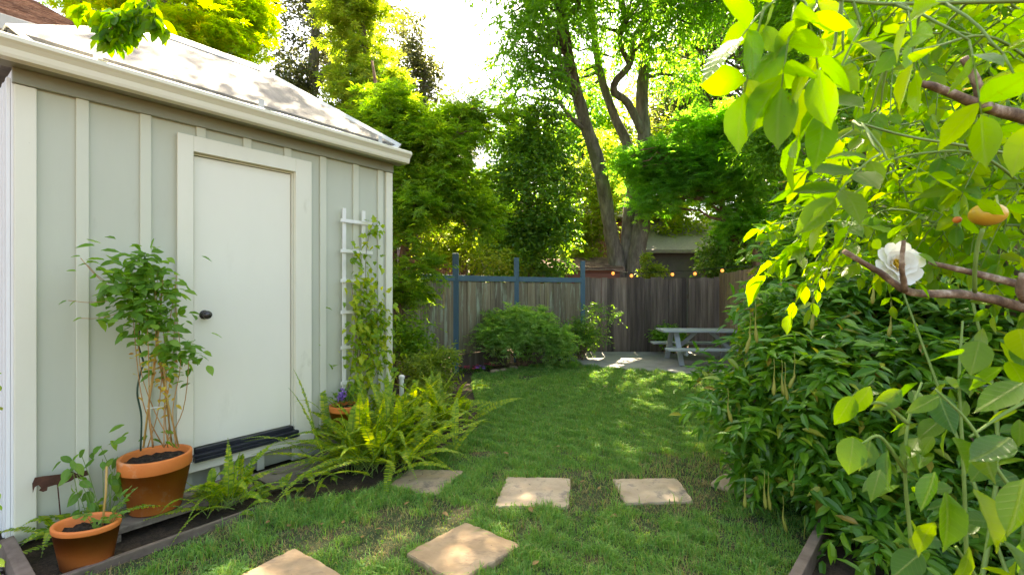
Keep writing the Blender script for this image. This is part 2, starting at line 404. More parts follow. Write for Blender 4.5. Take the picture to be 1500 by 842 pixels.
# foliage
M['L_fern'] = leaf_mat('fern_green', G((.08, .18, .012), (.17, .29, .018), (.33, .38, .03)), trans=.42, rough=.5, clump=(6, (1.3, 1.15, 1)))
M['L_climb'] = leaf_mat('climber_green', G((.07, .19, .025), (.11, .26, .035), (.18, .32, .05)), trans=.45, rough=.42, veins=True)
M['L_yellow'] = leaf_mat('yellowed_leaf', G((.45, .30, .04), (.55, .40, .05), (.42, .17, .04)), trans=.35, rough=.6)
M['L_lightmaple'] = leaf_mat('light_maple_green', G((.08, .19, .018), (.13, .25, .025), (.22, .32, .03)), trans=.55, rough=.5, clump=(1.2, (.75, .85, .9)))
M['L_darkmaple'] = leaf_mat('deep_maple_green', G((.055, .20, .045), (.08, .25, .05), (.12, .30, .055)), trans=.58, rough=.45, clump=(1.1, (1.5, 1.3, 1)))
M['L_weep'] = leaf_mat('weeping_maple_green', G((.12, .26, .07), (.18, .33, .09), (.28, .40, .14)), trans=.5, rough=.5)
M['L_ever'] = leaf_mat('evergreen_gloss', G((.03, .10, .018), (.055, .15, .025), (.12, .22, .03)), trans=.42, rough=.3, spec=.5, clump=(1.0, (1.5, 1.4, 1)))
M['L_walnut'] = leaf_mat('ash_leaflet_green', G((.06, .18, .025), (.09, .23, .03), (.14, .29, .035)), trans=.55, rough=.45, clump=(.6, (.75, .8, .8)))
M['L_yellowtree'] = leaf_mat('yellow_green_crown', G((.20, .33, .012), (.29, .40, .016), (.42, .36, .03)), trans=.6, rough=.5, clump=(.9, (.7, .85, 1)))
M['L_oak'] = leaf_mat('live_oak_green', G((.035, .05, .025), (.06, .075, .035), (.11, .12, .055)), trans=.3, rough=.4, spec=.5)
M['L_bright'] = leaf_mat('fresh_green', G((.09, .17, .02), (.16, .24, .03), (.24, .29, .05)), trans=.5, rough=.45)
M['L_shrub'] = leaf_mat('wisteria_leaf', [(0, (.035, .13, .018)), (.5, (.055, .18, .016)), (.93, (.13, .28, .022)), (.985, (.26, .28, .04)), (1, (.30, .17, .05))], trans=.36, rough=.30, spec=.42, clump=(2.2, (1.25, 1.15, 1)))
M['L_near'] = leaf_mat('near_leaf', G((.035, .13, .005), (.06, .18, .006), (.14, .24, .01)), G((.27, .60, .004), (.40, .70, .006), (.56, .74, .01)), trans=.62, rough=.32, spec=.35, veins=True)
M['L_near2'] = leaf_mat('near_deep_leaf', G((.02, .10, .006), (.04, .15, .008), (.09, .20, .012)), G((.20, .48, .006), (.32, .58, .008), (.46, .62, .01)), trans=.5, rough=.32, spec=.4, veins=True)
M['L_grass'] = leaf_mat('grass_blade', [(0, (.09, .225, .05)), (.5, (.15, .32, .075)), (.84, (.25, .39, .095)), (.93, (.24, .27, .07)), (1, (.38, .33, .15))], trans=.36, rough=.45, clump=(7, (.74, .84, .8)))
M['L_dry'] = leaf_mat('straw_blade', G((.30, .24, .10), (.40, .33, .16), (.22, .16, .08)), trans=.25, rough=.7)
M['L_clover'] = leaf_mat('clover_leaf', G((.05, .15, .035), (.09, .21, .05)), trans=.35, rough=.5)
M['L_fallen'] = leaf_mat('fallen_leaf', G((.34, .19, .08), (.45, .33, .10), (.22, .11, .06), (.50, .36, .20)), trans=.2, rough=.7)
# ------------------------------------------------------------------ camera, light, sky
cam = bpy.data.cameras.new('camera'); co = bpy.data.objects.new('camera', cam); COL.objects.link(co)
co.location = (0, 0, CAMH); co.rotation_euler = (R(90), 0, 0)
cam.sensor_width = 36; cam.lens = 16.8; cam.clip_start = .05; cam.clip_end = 500
cam.dof.use_dof = True; cam.dof.focus_distance = 4.0; cam.dof.aperture_fstop = 9
S.camera = co
SUN_EL, SUN_AZ = 58.0, 6.0
sd = Vector((math.sin(R(SUN_AZ))*math.cos(R(SUN_EL)), math.cos(R(SUN_AZ))*math.cos(R(SUN_EL)), math.sin(R(SUN_EL))))
sl = bpy.data.lights.new('sun', 'SUN'); sl.energy = 4.8; sl.angle = R(.5); sl.color = (1, .95, .86)
so = bpy.data.objects.new('sun', sl); COL.objects.link(so)
so.rotation_euler = (-sd).to_track_quat('-Z', 'Y').to_euler(); so.location = (3, 6, 20)
w = bpy.data.worlds.new('World'); S.world = w; w.use_nodes = True
sky = w.node_tree.nodes.new('ShaderNodeTexSky'); sky.sky_type = 'NISHITA'; sky.sun_disc = False
sky.sun_elevation = R(SUN_EL); sky.sun_rotation = R(SUN_AZ); sky.air_density = 1.0; sky.dust_density = 2.5; sky.ozone_density = 1.0
bg = w.node_tree.nodes['Background']; bg.inputs[1].default_value = .07
w.node_tree.links.new(sky.outputs[0], bg.inputs[0])
S.view_settings.view_transform = 'Standard'; S.view_settings.look = 'None'; S.view_settings.gamma = 1
S.view_settings.exposure = 3.5
S.view_settings.use_white_balance = True; S.view_settings.white_balance_temperature = 8400; S.view_settings.white_balance_tint = 10; S.view_settings.use_curve_mapping = False
S.render.engine = 'CYCLES'
S.cycles.max_bounces = 8; S.cycles.transmission_bounces = 6; S.cycles.diffuse_bounces = 5
S.cycles.use_denoising = True; S.cycles.sample_clamp_indirect = .7
S.cycles.caustics_reflective = False; S.cycles.caustics_refractive = False

# ------------------------------------------------------------------ ground
def snoise(x, y, f, seed):
    r = np.random.default_rng(seed); v = 0
    for i in range(7):
        a = r.uniform(0, 2*math.pi); k = f*r.uniform(.6, 1.7)
        v = v + np.sin(k*(x*math.cos(a) + y*math.sin(a)) + r.uniform(0, 6.28))
    return v/7**.5
def inpoly(x, y, poly):
    P = np.array(poly); c = np.zeros(x.shape, bool); j = len(P)-1
    for i in range(len(P)):
        xi, yi = P[i][:2]; xj, yj = P[j][:2]
        c ^= ((yi > y) != (yj > y)) & (x < (xj-xi)*(y-yi)/(yj-yi+1e-12) + xi)
        j = i
    return c
mg, nt, b = newmat('garden_earth')
c1 = ramp(nt, noise(nt, coords(nt), 5, 9, .7), [(.3, (.028, .020, .013)), (.5, (.065, .046, .03)), (.72, (.13, .095, .06))])
c2 = ramp(nt, noise(nt, coords(nt), 70, 5, .7), [(.35, (.55, .5, .45)), (.7, (1.5, 1.35, 1.2))])
nt.links.new(mixc(nt, 1, c1, c2, 'MULTIPLY'), b.inputs['Base Color']); b.inputs['Roughness'].default_value = .95
bump(nt, noise(nt, coords(nt), 30, 9, .75), b, 1, .03)
M['earth'] = mg
ml, nt, b = newmat('lawn_thatch')
c1 = ramp(nt, noise(nt, coords(nt), 2.2, 8, .65), [(.32, (.035, .06, .018)), (.52, (.06, .085, .03)), (.64, (.13, .11, .06)), (.76, (.11, .08, .055))])
c2 = ramp(nt, noise(nt, coords(nt), 90, 4, .7), [(.35, (.5, .5, .45)), (.7, (1.5, 1.4, 1.25))])
nt.links.new(mixc(nt, 1, c1, c2, 'MULTIPLY'), b.inputs['Base Color']); b.inputs['Roughness'].default_value = .95
bump(nt, noise(nt, coords(nt), 60, 6, .75), b, 1, .02)
M['thatch'] = ml

# ground: one sheet, finely cut near the garden and out to the horizon
xs = np.concatenate([[-150, -60, -30, -15], np.linspace(-9, 9, 37), [15, 30, 60, 150]])
ys = np.concatenate([[-100, -40, -15], np.linspace(-5, 16, 43), [22, 35, 70, 200]])
X, Y = np.meshgrid(xs, ys); Z = np.zeros_like(X) - .004
Vg = np.stack([X, Y, Z], 2).reshape(-1, 3); nx = len(xs)
F = np.array([(j*nx+i, j*nx+i+1, (j+1)*nx+i+1, (j+1)*nx+i) for j in range(len(ys)-1) for i in range(nx-1)])
tag(MB().arr(Vg, [F]).build('ground', M['earth']), kind='structure')

WO = np.array([(28-750)/700*2.68, 2.68]); WA = R(53)
D1 = np.array([math.cos(WA), math.sin(WA)]); D2 = np.array([-D1[1], D1[0]])
def wl(x, y, z=0.0):
    p = WO + D1*x + D2*y; return np.array([p[0], p[1], z])

LAWN = [(-2.24, 1.5), tuple(wl(-.06, -.70)[:2]), tuple(wl(.3, -.69)[:2]), tuple(wl(1.08, -.69)[:2]), (-1.25, 3.25), (-.95, 3.42), (-.62, 4.2), (-.35, 4.9), (-.42, 5.8), (-.6, 7.0), (-.65, 7.85),
        (-.15, 8.35), (.5, 8.95), (1.06, 9.25), (1.45, 8.8), (2.0, 8.35), (2.9, 8.02), (4.4, 7.85), (4.3, 6), (3.6, 4.6), (2.5, 3.6), (2.08, 3.1), (1.45, 2.4), (.8, 1.5)]
tag(MB().faces([(x, y, .004) for x, y in LAWN], [tuple(range(len(LAWN)))]).build('lawn', M['thatch']), kind='structure')
PATIO = [(1.0, 9.22), (1.45, 8.76), (2.0, 8.31), (2.9, 7.98), (4.4, 7.82), (7, 7.8), (7, 10.58), (1.3, 10.58)]
tag(MB().prism(PATIO, -.05, .03).build('patio', M['concrete'], bevel=.008), kind='structure')

# ------------------------------------------------------------------ shed
L = 2.58
shed = empty('garden_shed', wl(0, 0), 'pale sage board and batten shed with a cream door and white gutter', 'shed', rz=WA)
D = 1.66
mb = MB()
mb.box((0, 0, .02), (.853, D, 2.66)); mb.box((1.587, 0, .02), (L, D, 2.66)); mb.box((.853, 0, 2.396), (1.587, D, 2.66)); mb.box((.853, .06, .02), (1.587, D, 2.396))
mb.build('wall', M['siding'], shed)
for bx in (.267, .581, 1.85, 2.18, 2.455):
    MB().box((bx-.03, -.019, .03), (bx+.03, -.0005, 2.585)).build('batten', M['batten'], shed, bevel=.004)
for bx in (.905, 1.22, 1.535):
    MB().box((bx-.03, -.019, 2.512), (bx+.03, -.0005, 2.585)).build('batten', M['batten'], shed, bevel=.004)
for bx in (1.0, 1.32, 1.6):
    MB().box((bx-.028, -.017, .03), (bx+.028, -.0005, .165)).build('batten', M['batten'], shed, bevel=.004)
MB().box((-.022, -.024, .02), (.068, -.001, 2.58)).build('corner_board', M['cream'], shed, bevel=.004)
MB().box((L-.062, -.024, .02), (L+.016, -.001, 2.58)).build('corner_board', M['cream'], shed, bevel=.004)
mb = MB(); mb.box((-.03, 0, .02), (-.001, D, 2.66))
for k in range(13):
    y0 = .02 + k*.125
    mb.box((-.048, y0, .02), (-.031, y0+.045, 2.62))
mb.build('side_panel', M['ribbed'], shed, bevel=.003)
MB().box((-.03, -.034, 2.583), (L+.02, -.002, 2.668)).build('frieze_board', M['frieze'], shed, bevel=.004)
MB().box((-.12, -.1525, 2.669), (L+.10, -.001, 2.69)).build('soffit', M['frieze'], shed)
MB().box((-.12, -.15, 2.691), (L+.10, -.125, 2.80)).build('fascia', M['cream'], shed)
# ogee gutter
gp_prof = [(-.152, 2.765), (-.152, 2.655), (-.215, 2.655), (-.222, 2.672), (-.228, 2.70), (-.245, 2.722), (-.258, 2.735), (-.26, 2.755), (-.252, 2.765), (-.246, 2.757), (-.244, 2.74),
           (-.222, 2.715), (-.213, 2.70), (-.208, 2.668), (-.16, 2.668), (-.16, 2.765)]
gut = MB().extrude(gp_prof, -.16, L+.06).build('gutter', M['gutter'], shed, bevel=.002)
for xa, xb in ((-.163, -.1605), (L+.0605, L+.063)):
    MB().extrude([(-.152, 2.764), (-.152, 2.656), (-.215, 2.656), (-.228, 2.70), (-.258, 2.735), (-.26, 2.755)], xa, xb).build('end_cap', M['gutter'], gut)
for bx in (.31, 1.26, 2.35):
    mb = MB(); mb.box((bx-.022, -.262, 2.766), (bx+.022, -.148, 2.769)); mb.box((bx-.022, -.151, 2.769), (bx+.022, -.148, 2.865))
    mb.build('gutter_strap', M['ridge'], gut, bevel=.001)
# hip roof
ex0, ex1, ey0 = -.06, L+.03, -.12; sr = .93; ez = 2.835; rz_ = ez + sr*.73; ey1 = ey0 + 2*sr
c = [(ex0, ey0), (ex1, ey0), (ex1, ey1), (ex0, ey1)]; rg = [(ex0+sr, ey0+sr), (ex1-sr, ey0+sr)]
V = [(x, y, ez) for x, y in c] + [(x, y, rz_) for x, y in rg] + [(x, y, ez-.03) for x, y in c]
roof = MB().faces(V, [(0, 1, 5, 4), (1, 2, 5), (2, 3, 4, 5), (3, 0, 4), (9, 8, 7, 6), (0, 6, 7, 1), (1, 7, 8, 2), (2, 8, 9, 3), (3, 9, 6, 0)]).build('roof', M['roof'], shed)
MB().box((ex0+.012, ey0+.012, ez-.10), (ex1-.012, ey1-.012, ez-.031)).build('roof_edge', M['roof_edge'], roof)
def cap(p, q, name):
    p, q = np.array(p), np.array(q); mb = MB(); a = unit(q-p); s = unit(np.cross(a, (0, 0, 1))); u = np.cross(s, a)
    pr = [(-.07, -.058), (0, .012), (.07, -.058), (.07, -.048), (0, .024), (-.07, -.048)]
    V = [e + s*i + u*j for e in (p, q) for i, j in pr]
    n = 6; mb.faces(V, [tuple(range(n))[::-1], tuple(range(n, 2*n))] + [(i, (i+1) % n, n+(i+1) % n, n+i) for i in range(n)])
    return mb.build(name, M['ridge'], roof)
cap((*rg[0], rz_+.01), (*rg[1], rz_+.01), 'ridge_cap')
for cc, rr in ((c[0], rg[0]), (c[1], rg[1])):
    p0, p1 = np.array((*cc, ez)), np.array((*rr, rz_)); cap(p0 + (p1-p0)*.0, p0 + (p1-p0)*.995, 'hip_cap')
# door and frame
fr = MB()
fr.box((.753, -.040, .165), (.850, -.0215, 2.508)); fr.box((1.590, -.040, .165), (1.73, -.0215, 2.508)); fr.box((.850, -.040, 2.399), (1.590, -.0215, 2.508))
fr.box((.760, -.0215, .165), (.851, -.0008, 2.50)); fr.box((1.589, -.0215, .165), (1.72, -.0008, 2.50)); fr.box((.851, -.0215, 2.40), (1.589, -.0008, 2.50))
fr.build('door_frame', M['cream'], shed, bevel=.003)
jb = MB(); jb.box((.8535, .001, .26), (.862, .058, 2.394)); jb.box((1.578, .001, .26), (1.5865, .058, 2.394)); jb.box((.8625, .001, 2.386), (1.5775, .058, 2.394))
jb.build('door_jamb', M['cream'], shed)
door = MB().box((.868, .012, .318), (1.572, .05, 2.380)).build('door', M['door'], shed, bevel=.003)
kn = MB()
prof = [(0, -.075), (.016, -.074), (.027, -.066), (.030, -.054), (.026, -.042), (.014, -.034), (.012, -.02), (.012, -.012), (.030, -.008), (.033, 0)]
kv = MB().lathe([(r, z) for r, z in prof], n=28)
V = np.concatenate(kv.v); V = np.stack([V[:, 0] + .935, V[:, 2] + .012, V[:, 1] + 1.255], 1)
kb = MB(); kb.v = [V]; kb.f = kv.f; kb.n = kv.n; kb.nv = kv.nv
kb.build('knob', M['knob'], door, smooth=True)
th = MB(); th.box((.842, -.075, .262), (1.60, .055, .285)); th.box((.842, -.085, .235), (1.60, -.041, .2615)); th.box((.864, -.03, .2855), (1.576, .008, .315))
th.build('threshold', M['black'], shed, bevel=.004)
MB().box((.76, -.055, .166), (1.745, -.0415, .234)).build('sill_board', M['cream'], shed, bevel=.003)
# ledge plank, edging
ld = MB()
ld.box((.22, -.41, .045), (1.10, -.262, .085), .003); ld.box((.235, -.255, .045), (1.14, -.10, .085), .003)
ld.box((.26, -.40, .0), (.36, -.11, .044)); ld.box((.9, -.40, .0), (1.0, -.11, .044))
def shedloc(mbx):
    V = np.concatenate(mbx.v); W = np.zeros_like(V); W[:, :2] = WO + V[:, 0:1]*D1 + V[:, 1:2]*D2; W[:, 2] = V[:, 2]; mbx.v = [W]; return mbx
tag(shedloc(ld).build('plank_ledge', M['wood_grey'], loc=wl(.6, -.25), bevel=.004), 'weathered two plank ledge under the big terracotta pot', 'ledge')
st = MB(); st.box((1.16, -.44, .02), (2.05, -.20, .085), .003); st.box((1.18, -.42, .0), (2.03, -.22, .019))
tag(shedloc(st).build('wooden_step', M['wood_grey'], loc=wl(1.6, -.3), bevel=.004), 'weathered timber step below the black shed threshold', 'step')
eg = MB(); eg.box((-.02, -.668, -.03), (1.09, -.640, .042), .003)
tag(shedloc(eg).build('timber_edging', M['edging'], loc=wl(.5, -.65), bevel=.004), 'thin timber edging between the lawn and the shed bed', 'edging')
eg = MB(); eg.box((-.085, -.67, -.03), (-.024, -.04, .085), .003)
tag(shedloc(eg).build('timber_edging', M['edging'], loc=wl(-.05, -.35), bevel=.005), 'thick short timber edging from the shed corner beside the gravel', 'edging')

# ------------------------------------------------------------------ gravel beside the shed
n = 2600
u, v = rng.uniform(-.62, -.1, n), rng.uniform(-.9, .5, n)
mb = MB()
oc = np.array([(1,0,0),(-1,0,0),(0,1,0),(0,-1,0),(0,0,1),(0,0,-1)], float)
of = np.array([(0,2,4),(2,1,4),(1,3,4),(3,0,4),(2,0,5),(1,2,5),(3,1,5),(0,3,5)])
P = WO + u[:, None]*D1 + v[:, None]*D2
sz = rng.uniform(.008, .02, (n, 1, 3))*np.array([1, 1, .7])
Vv = oc[None]*sz + rng.normal(0, .003, (n, 6, 3)); Vv[..., :2] += P[:, None]; Vv[..., 2] += rng.uniform(.0, .02, (n, 1))
mb.arr(Vv.reshape(-1, 3), [(of[None] + (np.arange(n)*6)[:, None, None]).reshape(-1, 3)])
tag(mb.build('gravel', M['gravel']), 'grey gravel chips beside the shed corner', 'gravel', kind='stuff')

# ------------------------------------------------------------------ stepping stones
STONES = []
def stone(pix, z, label, mat, thick=.05):
    P = np.array([gp(px, py, z)[:2] for px, py in pix]); c = P.mean(0)
    STONES.append(P)
    # uneven outline
    Q = []
    n = len(P)
    for i in range(n):
        a, bb = P[i], P[(i+1) % n]; m = max(3, int(np.linalg.norm(bb-a)/.035))
        nn = unit(np.array([(bb-a)[1], -(bb-a)[0]]))
        for t in np.linspace(0, 1, m, endpoint=False):
            Q.append(a + (bb-a)*t + nn*rng.normal(0, .0035) + (0 if t else (c-a)*.02))
    Q = np.array(Q); m = len(Q); mb = MB()
    rings = [(1.0, z-thick), (1.005, z-.012), (.985, z-.003)]
    V = []
    for s_, zz in rings:
        V += [(*(c + (q-c)*s_), zz + rng.normal(0, .001)) for q in Q]
    for s_ in (.75, .5, .25):
        V += [(*(c + (q-c)*s_), z + .004*snoise(q[0]*s_, q[1]*s_, 14, 3) ) for q in Q]
    V.append((*c, z)); Fs = []
    for r in range(5):
        Fs += [(r*m+i, r*m+(i+1) % m, (r+1)*m+(i+1) % m, (r+1)*m+i) for i in range(m)]
    Fs += [(5*m+i, 5*m+(i+1) % m, 6*m) for i in range(m)]
    o = mb.faces(V, Fs).build('stepping_stone', mat, loc=(c[0], c[1], 0))
    return tag(o, label, 'stepping stone', 'stepping stones set in the lawn')
stone([(595, 808), (683, 763), (765, 797), (668, 850)][::-1], .045, 'tan sandstone stepping stone with a rounded raised front edge and chipped side', M['stone_tan'], .09)
stone([(345, 844), (432, 800), (512, 846), (470, 905), (380, 905)][::-1], .03, 'tan stepping stone cut off by the photo bottom edge', M['stone_tan'])
stone([(566, 712), (600, 686), (681, 688), (640, 724)][::-1], .03, 'dull brown stepping stone half under the big fern', M['stone_grey'])
stone([(724, 740), (742, 697), (836, 699), (833, 741)][::-1], .022, 'pale near square stepping stone with dark specks along its far edge', M['stone_pink'])
stone([(916, 736), (897, 700), (992, 699), (1016, 733)][::-1], .022, 'plain pinkish slanted stepping stone between the pale square stone and the wisteria', M['stone_pink'])
stone([(1040, 706), (1072, 684), (1122, 692), (1140, 712), (1100, 726)][::-1], .03, 'buff stepping stone tucked under the wisteria edge', M['stone_pink'])
stone([(1150, 704), (1225, 700), (1250, 735), (1175, 742)][::-1], .03, 'buff flagstone under the wisteria beside the timber edging', M['stone_pink'])

# ------------------------------------------------------------------ grass
def lawn_pts(n, y0, y1, seed):
    r = np.random.default_rng(seed)
    x, y = r.uniform(-2.7, 4.5, n), r.uniform(y0, y1, n)
    k = inpoly(x, y, LAWN) & (np.abs(x) < y*1.12+.4)
    x, y = x[k], y[k]
    for Ps in STONES:
        c = Ps.mean(0); k = ~inpoly(x, y, c + (Ps-c)*.945); x, y = x[k], y[k]
    return x, y
def blades(n, y0, y1, hgt, wid, seed, bare_t, keep_low=.10, lean=.8, dry=False):
    r = np.random.default_rng(seed)
    x, y = lawn_pts(n, y0, y1, seed)
    bare = snoise(x, y, 3.1, 5) + .6*snoise(x, y, 9, 6) + .35*(y < 4.2)
    # worn patches near the stones
    for cx, cy, rr in ((.55, 3.6, .25), (-.65, 2.75, .3), (.35, 4.3, .3), (-1.15, 2.75, .2), (1.2, 3.2, .25), (-.3, 4.15, .2)):
        bare = bare + 1.6*np.exp(-((x-cx)**2 + (y-cy)**2)/rr**2)
    bare = bare + .5*snoise(x, y, 26, 12); p = np.clip(1.1 - (bare-bare_t)*1.2, keep_low, 1)
    k = r.uniform(size=len(x)) < (p if not dry else np.clip(1.2-p, .15, 1)); x, y = x[k], y[k]; m = len(x)
    tall = .78 + .25*snoise(x, y, 5, 9) + .42*snoise(x, y, 21, 10)
    h = hgt*np.clip(tall, .35, 1.6)*r.uniform(.55, 1.25, m); a = r.uniform(0, 2*math.pi, m)
    ld_ = lean*r.uniform(.2, 1.5, m)
    d = np.stack([np.cos(a), np.sin(a), np.zeros(m)], 1); sdv = np.stack([-np.sin(a), np.cos(a), np.zeros(m)], 1)
    tw = r.uniform(-1, 1, (m, 1)); sdv = unit(sdv + tw*d)
    b0 = np.stack([x, y, np.full(m, .003)], 1); w_ = wid*r.uniform(.6, 1.3, m)
    up = np.array([0, 0, 1.])
    mid = b0 + (d*(ld_*.3)[:, None] + up*.6)*h[:, None]
    tip = b0 + (d*(ld_*1.0)[:, None] + up*np.clip(1-.35*ld_, .25, 1)[:, None])*h[:, None]
    V = np.stack([b0 - sdv*w_[:, None]/2, b0 + sdv*w_[:, None]/2, mid + sdv*w_[:, None]*.42, mid - sdv*w_[:, None]*.42, tip], 1)
    o = (np.arange(m)*5)[:, None]
    return V.reshape(-1, 3), np.array([0, 1, 2, 3]) + o, np.array([3, 2, 4]) + o
mb = MB()
for args in ((250000, 1.6, 4.2, .064, .0048, 21, .45), (190000, 4.2, 6.3, .058, .0062, 22, 1.2), (150000, 6.3, 9.3, .06, .0085, 23, 1.4)):
    V, f4, f3 = blades(*args); mb.arr(V, [f4, f3])
tag(mb.build('grass', M['L_grass']), 'green patchy lawn grass between the stepping stones', 'grass', kind='stuff')
mb = MB()
for args in ((60000, 1.6, 4.4, .035, .0032, 31, .35), (12000, 4.4, 8.5, .04, .005, 32, .9)):
    V, f4, f3 = blades(*args, lean=1.5, dry=True); mb.arr(V, [f4, f3])
tag(mb.build('dry_grass', M['L_dry']), 'dry straw coloured thatch in the worn lawn patches', 'grass', kind='stuff')

# clover patches
x, y = lawn_pts(30000, 1.7, 5.2, 41); k = (snoise(x, y, 2.6, 44) > 1.05) | (np.random.default_rng(3).uniform(size=len(x)) < .025); x, y = x[k], y[k]; m = len(x)
a0 = rng.uniform(0, 6.28, m); zc = rng.uniform(.018, .045, m); mb = MB()
for j in range(3):
    a = a0 + j*2.094; A = np.stack([np.cos(a), np.sin(a), rng.normal(.05, .15, m)], 1)
    add_leaves(mb, np.stack([x, y, zc], 1), A, np.array([0, 0, 1.]) + rng.normal(0, .15, (m, 3)), rng.uniform(.010, .018, m), T_CLOVER)
tag(mb.build('clover', M['L_clover']), 'small clover patches growing among the lawn grass', 'clover', kind='stuff')
# fallen leaves on the lawn
FP = [(745, 667), (858, 705), (940, 665), (355, 792), (300, 805), (420, 772), (470, 770), (520, 745), (505, 765), (560, 775), (600, 735), (648, 752), (775, 745), (880, 715), (905, 755), (780, 828), (820, 655), (870, 640), (1060, 735), (1000, 770), (450, 730), (395, 765), (530, 790), (960, 625), (1040, 640)]
for i, (px, py) in enumerate(FP):
    p = gp(px, py, .03); mb = MB()
    a = rng.uniform(0, 6.28)
    add_leaves(mb, np.zeros((1, 3)), np.array([[math.cos(a), math.sin(a), rng.uniform(-.1, .3)]]), np.array([[rng.normal(0, .3), rng.normal(0, .3), 1]]), rng.uniform(.035, .06), T_OVAL)
    o = mb.build('fallen_leaf', M['L_fallen']); o.location = (p[0], p[1], .032 + rng.uniform(0, .012))
    tag(o, 'small dry fallen leaf lying on the patchy lawn grass', 'fallen leaf', 'fallen leaves on the lawn')
# ------------------------------------------------------------------ plants by the shed
def frond(mbl, mbs, base, az, elev, Lf, droop, pl, n=26, roll=0.0, bare=.12):
    d = np.array([math.cos(az), math.sin(az), 0]); s = np.linspace(0, 1, 12)
    P = base + d*(Lf*s*math.cos(elev))[:, None] + np.array([0, 0, 1.])*(Lf*s*math.sin(elev) - droop*Lf*s**2.2)[:, None]
    P += np.cross(d, (0, 0, 1))*(rng.normal(0, .07)*Lf*s**2)[:, None]
    mbs.tube(P, np.linspace(.0028, .001, 12), 4, cap=False)
    t = np.linspace(bare, .99, n); Q = np.stack([np.interp(t, s, P[:, i]) for i in range(3)], 1)
    T = unit(np.gradient(Q, axis=0)); sd_ = unit(np.cross(T, np.array([0, 0, 1.]) + 1e-3)); up = np.cross(sd_, T)
    up = unit(up + sd_*roll); sd_ = np.cross(T, up)
    w_ = pl*np.clip(np.minimum(1, (t-bare+.06)*5), 0, 1)*np.clip((1.04-t)*2.2, .12, 1)
    for sg in (1, -1):
        A = sd_*sg + T*.22 + up*.10 + rng.normal(0, .08, Q.shape)
        add_leaves(mbl, Q, A, up + rng.normal(0, .1, Q.shape), w_*rng.uniform(.9, 1.1, n), T_PINNA, wscale=np.clip(.0125/np.maximum(w_, .004)/.105*.5, .6, 3))
def fern(label, c, nf, Lr, elr, drr, pl, azr=(0, 2*math.pi), name='sword_fern', spread=.08, n=26, z0=0.0, mat='L_fern', extra=()):
    c = np.array([c[0], c[1], z0]); e = empty(name, c, label, 'fern'); a, s_ = MB(), MB()
    for i in range(nf):
        el = rng.uniform(*elr); Lf = rng.uniform(*Lr)
        b0 = c + np.array([rng.normal(0, spread), rng.normal(0, spread), rng.uniform(0, .03)])
        frond(a, s_, b0, rng.uniform(*azr), el, Lf, rng.uniform(*drr)*(0.6 + .6*math.sin(el)), pl*rng.uniform(.8, 1.15), n, rng.normal(0, .35))
    for (az, el, Lf, dr) in extra: frond(a, s_, c, az, el, Lf, dr, pl, n+4)
    a.build('foliage', M[mat], e, world=True); s_.build('stem', M['greenstem'], e, world=True)
    return e
pz = gp(560, 668)
fern('big sprawling bright sword fern at the shed corner under the trellis', (-1.10, 3.92), 185, (.65, 1.1), (.5, 1.45), (.22, .62), .040, spread=.17, n=46,
     extra=[(R(200), .8, .85, .55), (R(215), .65, .8, .5), (R(190), .95, .9, .7), (R(20), .6, .85, .5), (R(-10), .55, .85, .6), (R(235), .6, .75, .5), (R(196), .5, 1.05, .30), (R(205), .62, 1.0, .36), (R(212), .42, .95, .28), (R(188), .8, 1.1, .5), (R(222), .5, .85, .34), (R(150), 1.25, .95, .12), (R(170), 1.1, 1.0, .3)])
fern('second sword fern at the far side of the big fern toward the fence', (-.85, 4.9), 105, (.6, 1.05), (.6, 1.45), (.25, .6), .040, spread=.15, n=42)
fern('upright sword fern between the terracotta pot and the shed step', tuple(wl(.88, -.50)[:2]), 34, (.35, .62), (.45, 1.5), (.2, .7), .034, spread=.06, n=28, z0=.03,
     extra=[(R(60), 1.5, .46, .05), (R(150), .75, .42, .6), (R(220), .35, .5, .25), (R(30), .4, .5, .3)])
fern('low fern behind the small plastic pot against the shed wall', tuple(wl(.22, -.20)[:2]), 20, (.25, .45), (.4, 1.3), (.3, .9), .032, spread=.06, n=22, z0=.01,
     extra=[(R(245), .35, .5, .35), (R(200), .5, .4, .5), (R(-40), .12, .55, .1)])
fern('small low ferns growing at the foot of the timber step', tuple(wl(1.30, -.56)[:2]), 26, (.16, .32), (.3, 1.2), (.3, .9), .026, spread=.13, n=18)

def pot(e, r_top, h, z0, rim, mat, name='pot', sx=1.0, sy=1.0, rb=.7, rimt=.02):
    prof = [(0.001, z0+.001), (r_top*rb*.9, z0), (r_top*rb, z0+.006), (r_top*(rb+(1-rb)*.86), z0+h-rim), (r_top*.965, z0+h-rim-.002), (r_top*.99, z0+h-rim+.004), (r_top, z0+h-.006), (r_top*.99, z0+h), (r_top-.016, z0+h+.001), (r_top-.022, z0+h-.01), (r_top-.035, z0+h-.09)]
    return MB().lathe(prof, n=48, sx=sx, sy=sy).build(name, mat, e, smooth=True)
def soil(e, r, z, sx=1, sy=1):
    ang = np.linspace(0, 2*math.pi, 40, endpoint=False); V = []
    for q in (1, .8, .6, .4, .2): V += [(r*q*math.cos(a)*sx, r*q*math.sin(a)*sy, z + rng.normal(0, .005) + .012*(1-q)) for a in ang]
    V.append((0, 0, z+.012)); m = 40; F_ = [(k*m+i, k*m+(i+1) % m, (k+1)*m+(i+1) % m, (k+1)*m+i) for k in range(4) for i in range(m)] + [(4*m+i, 4*m+(i+1) % m, 5*m) for i in range(m)]
    return MB().faces(V, F_).build('soil', M['soil'], e)
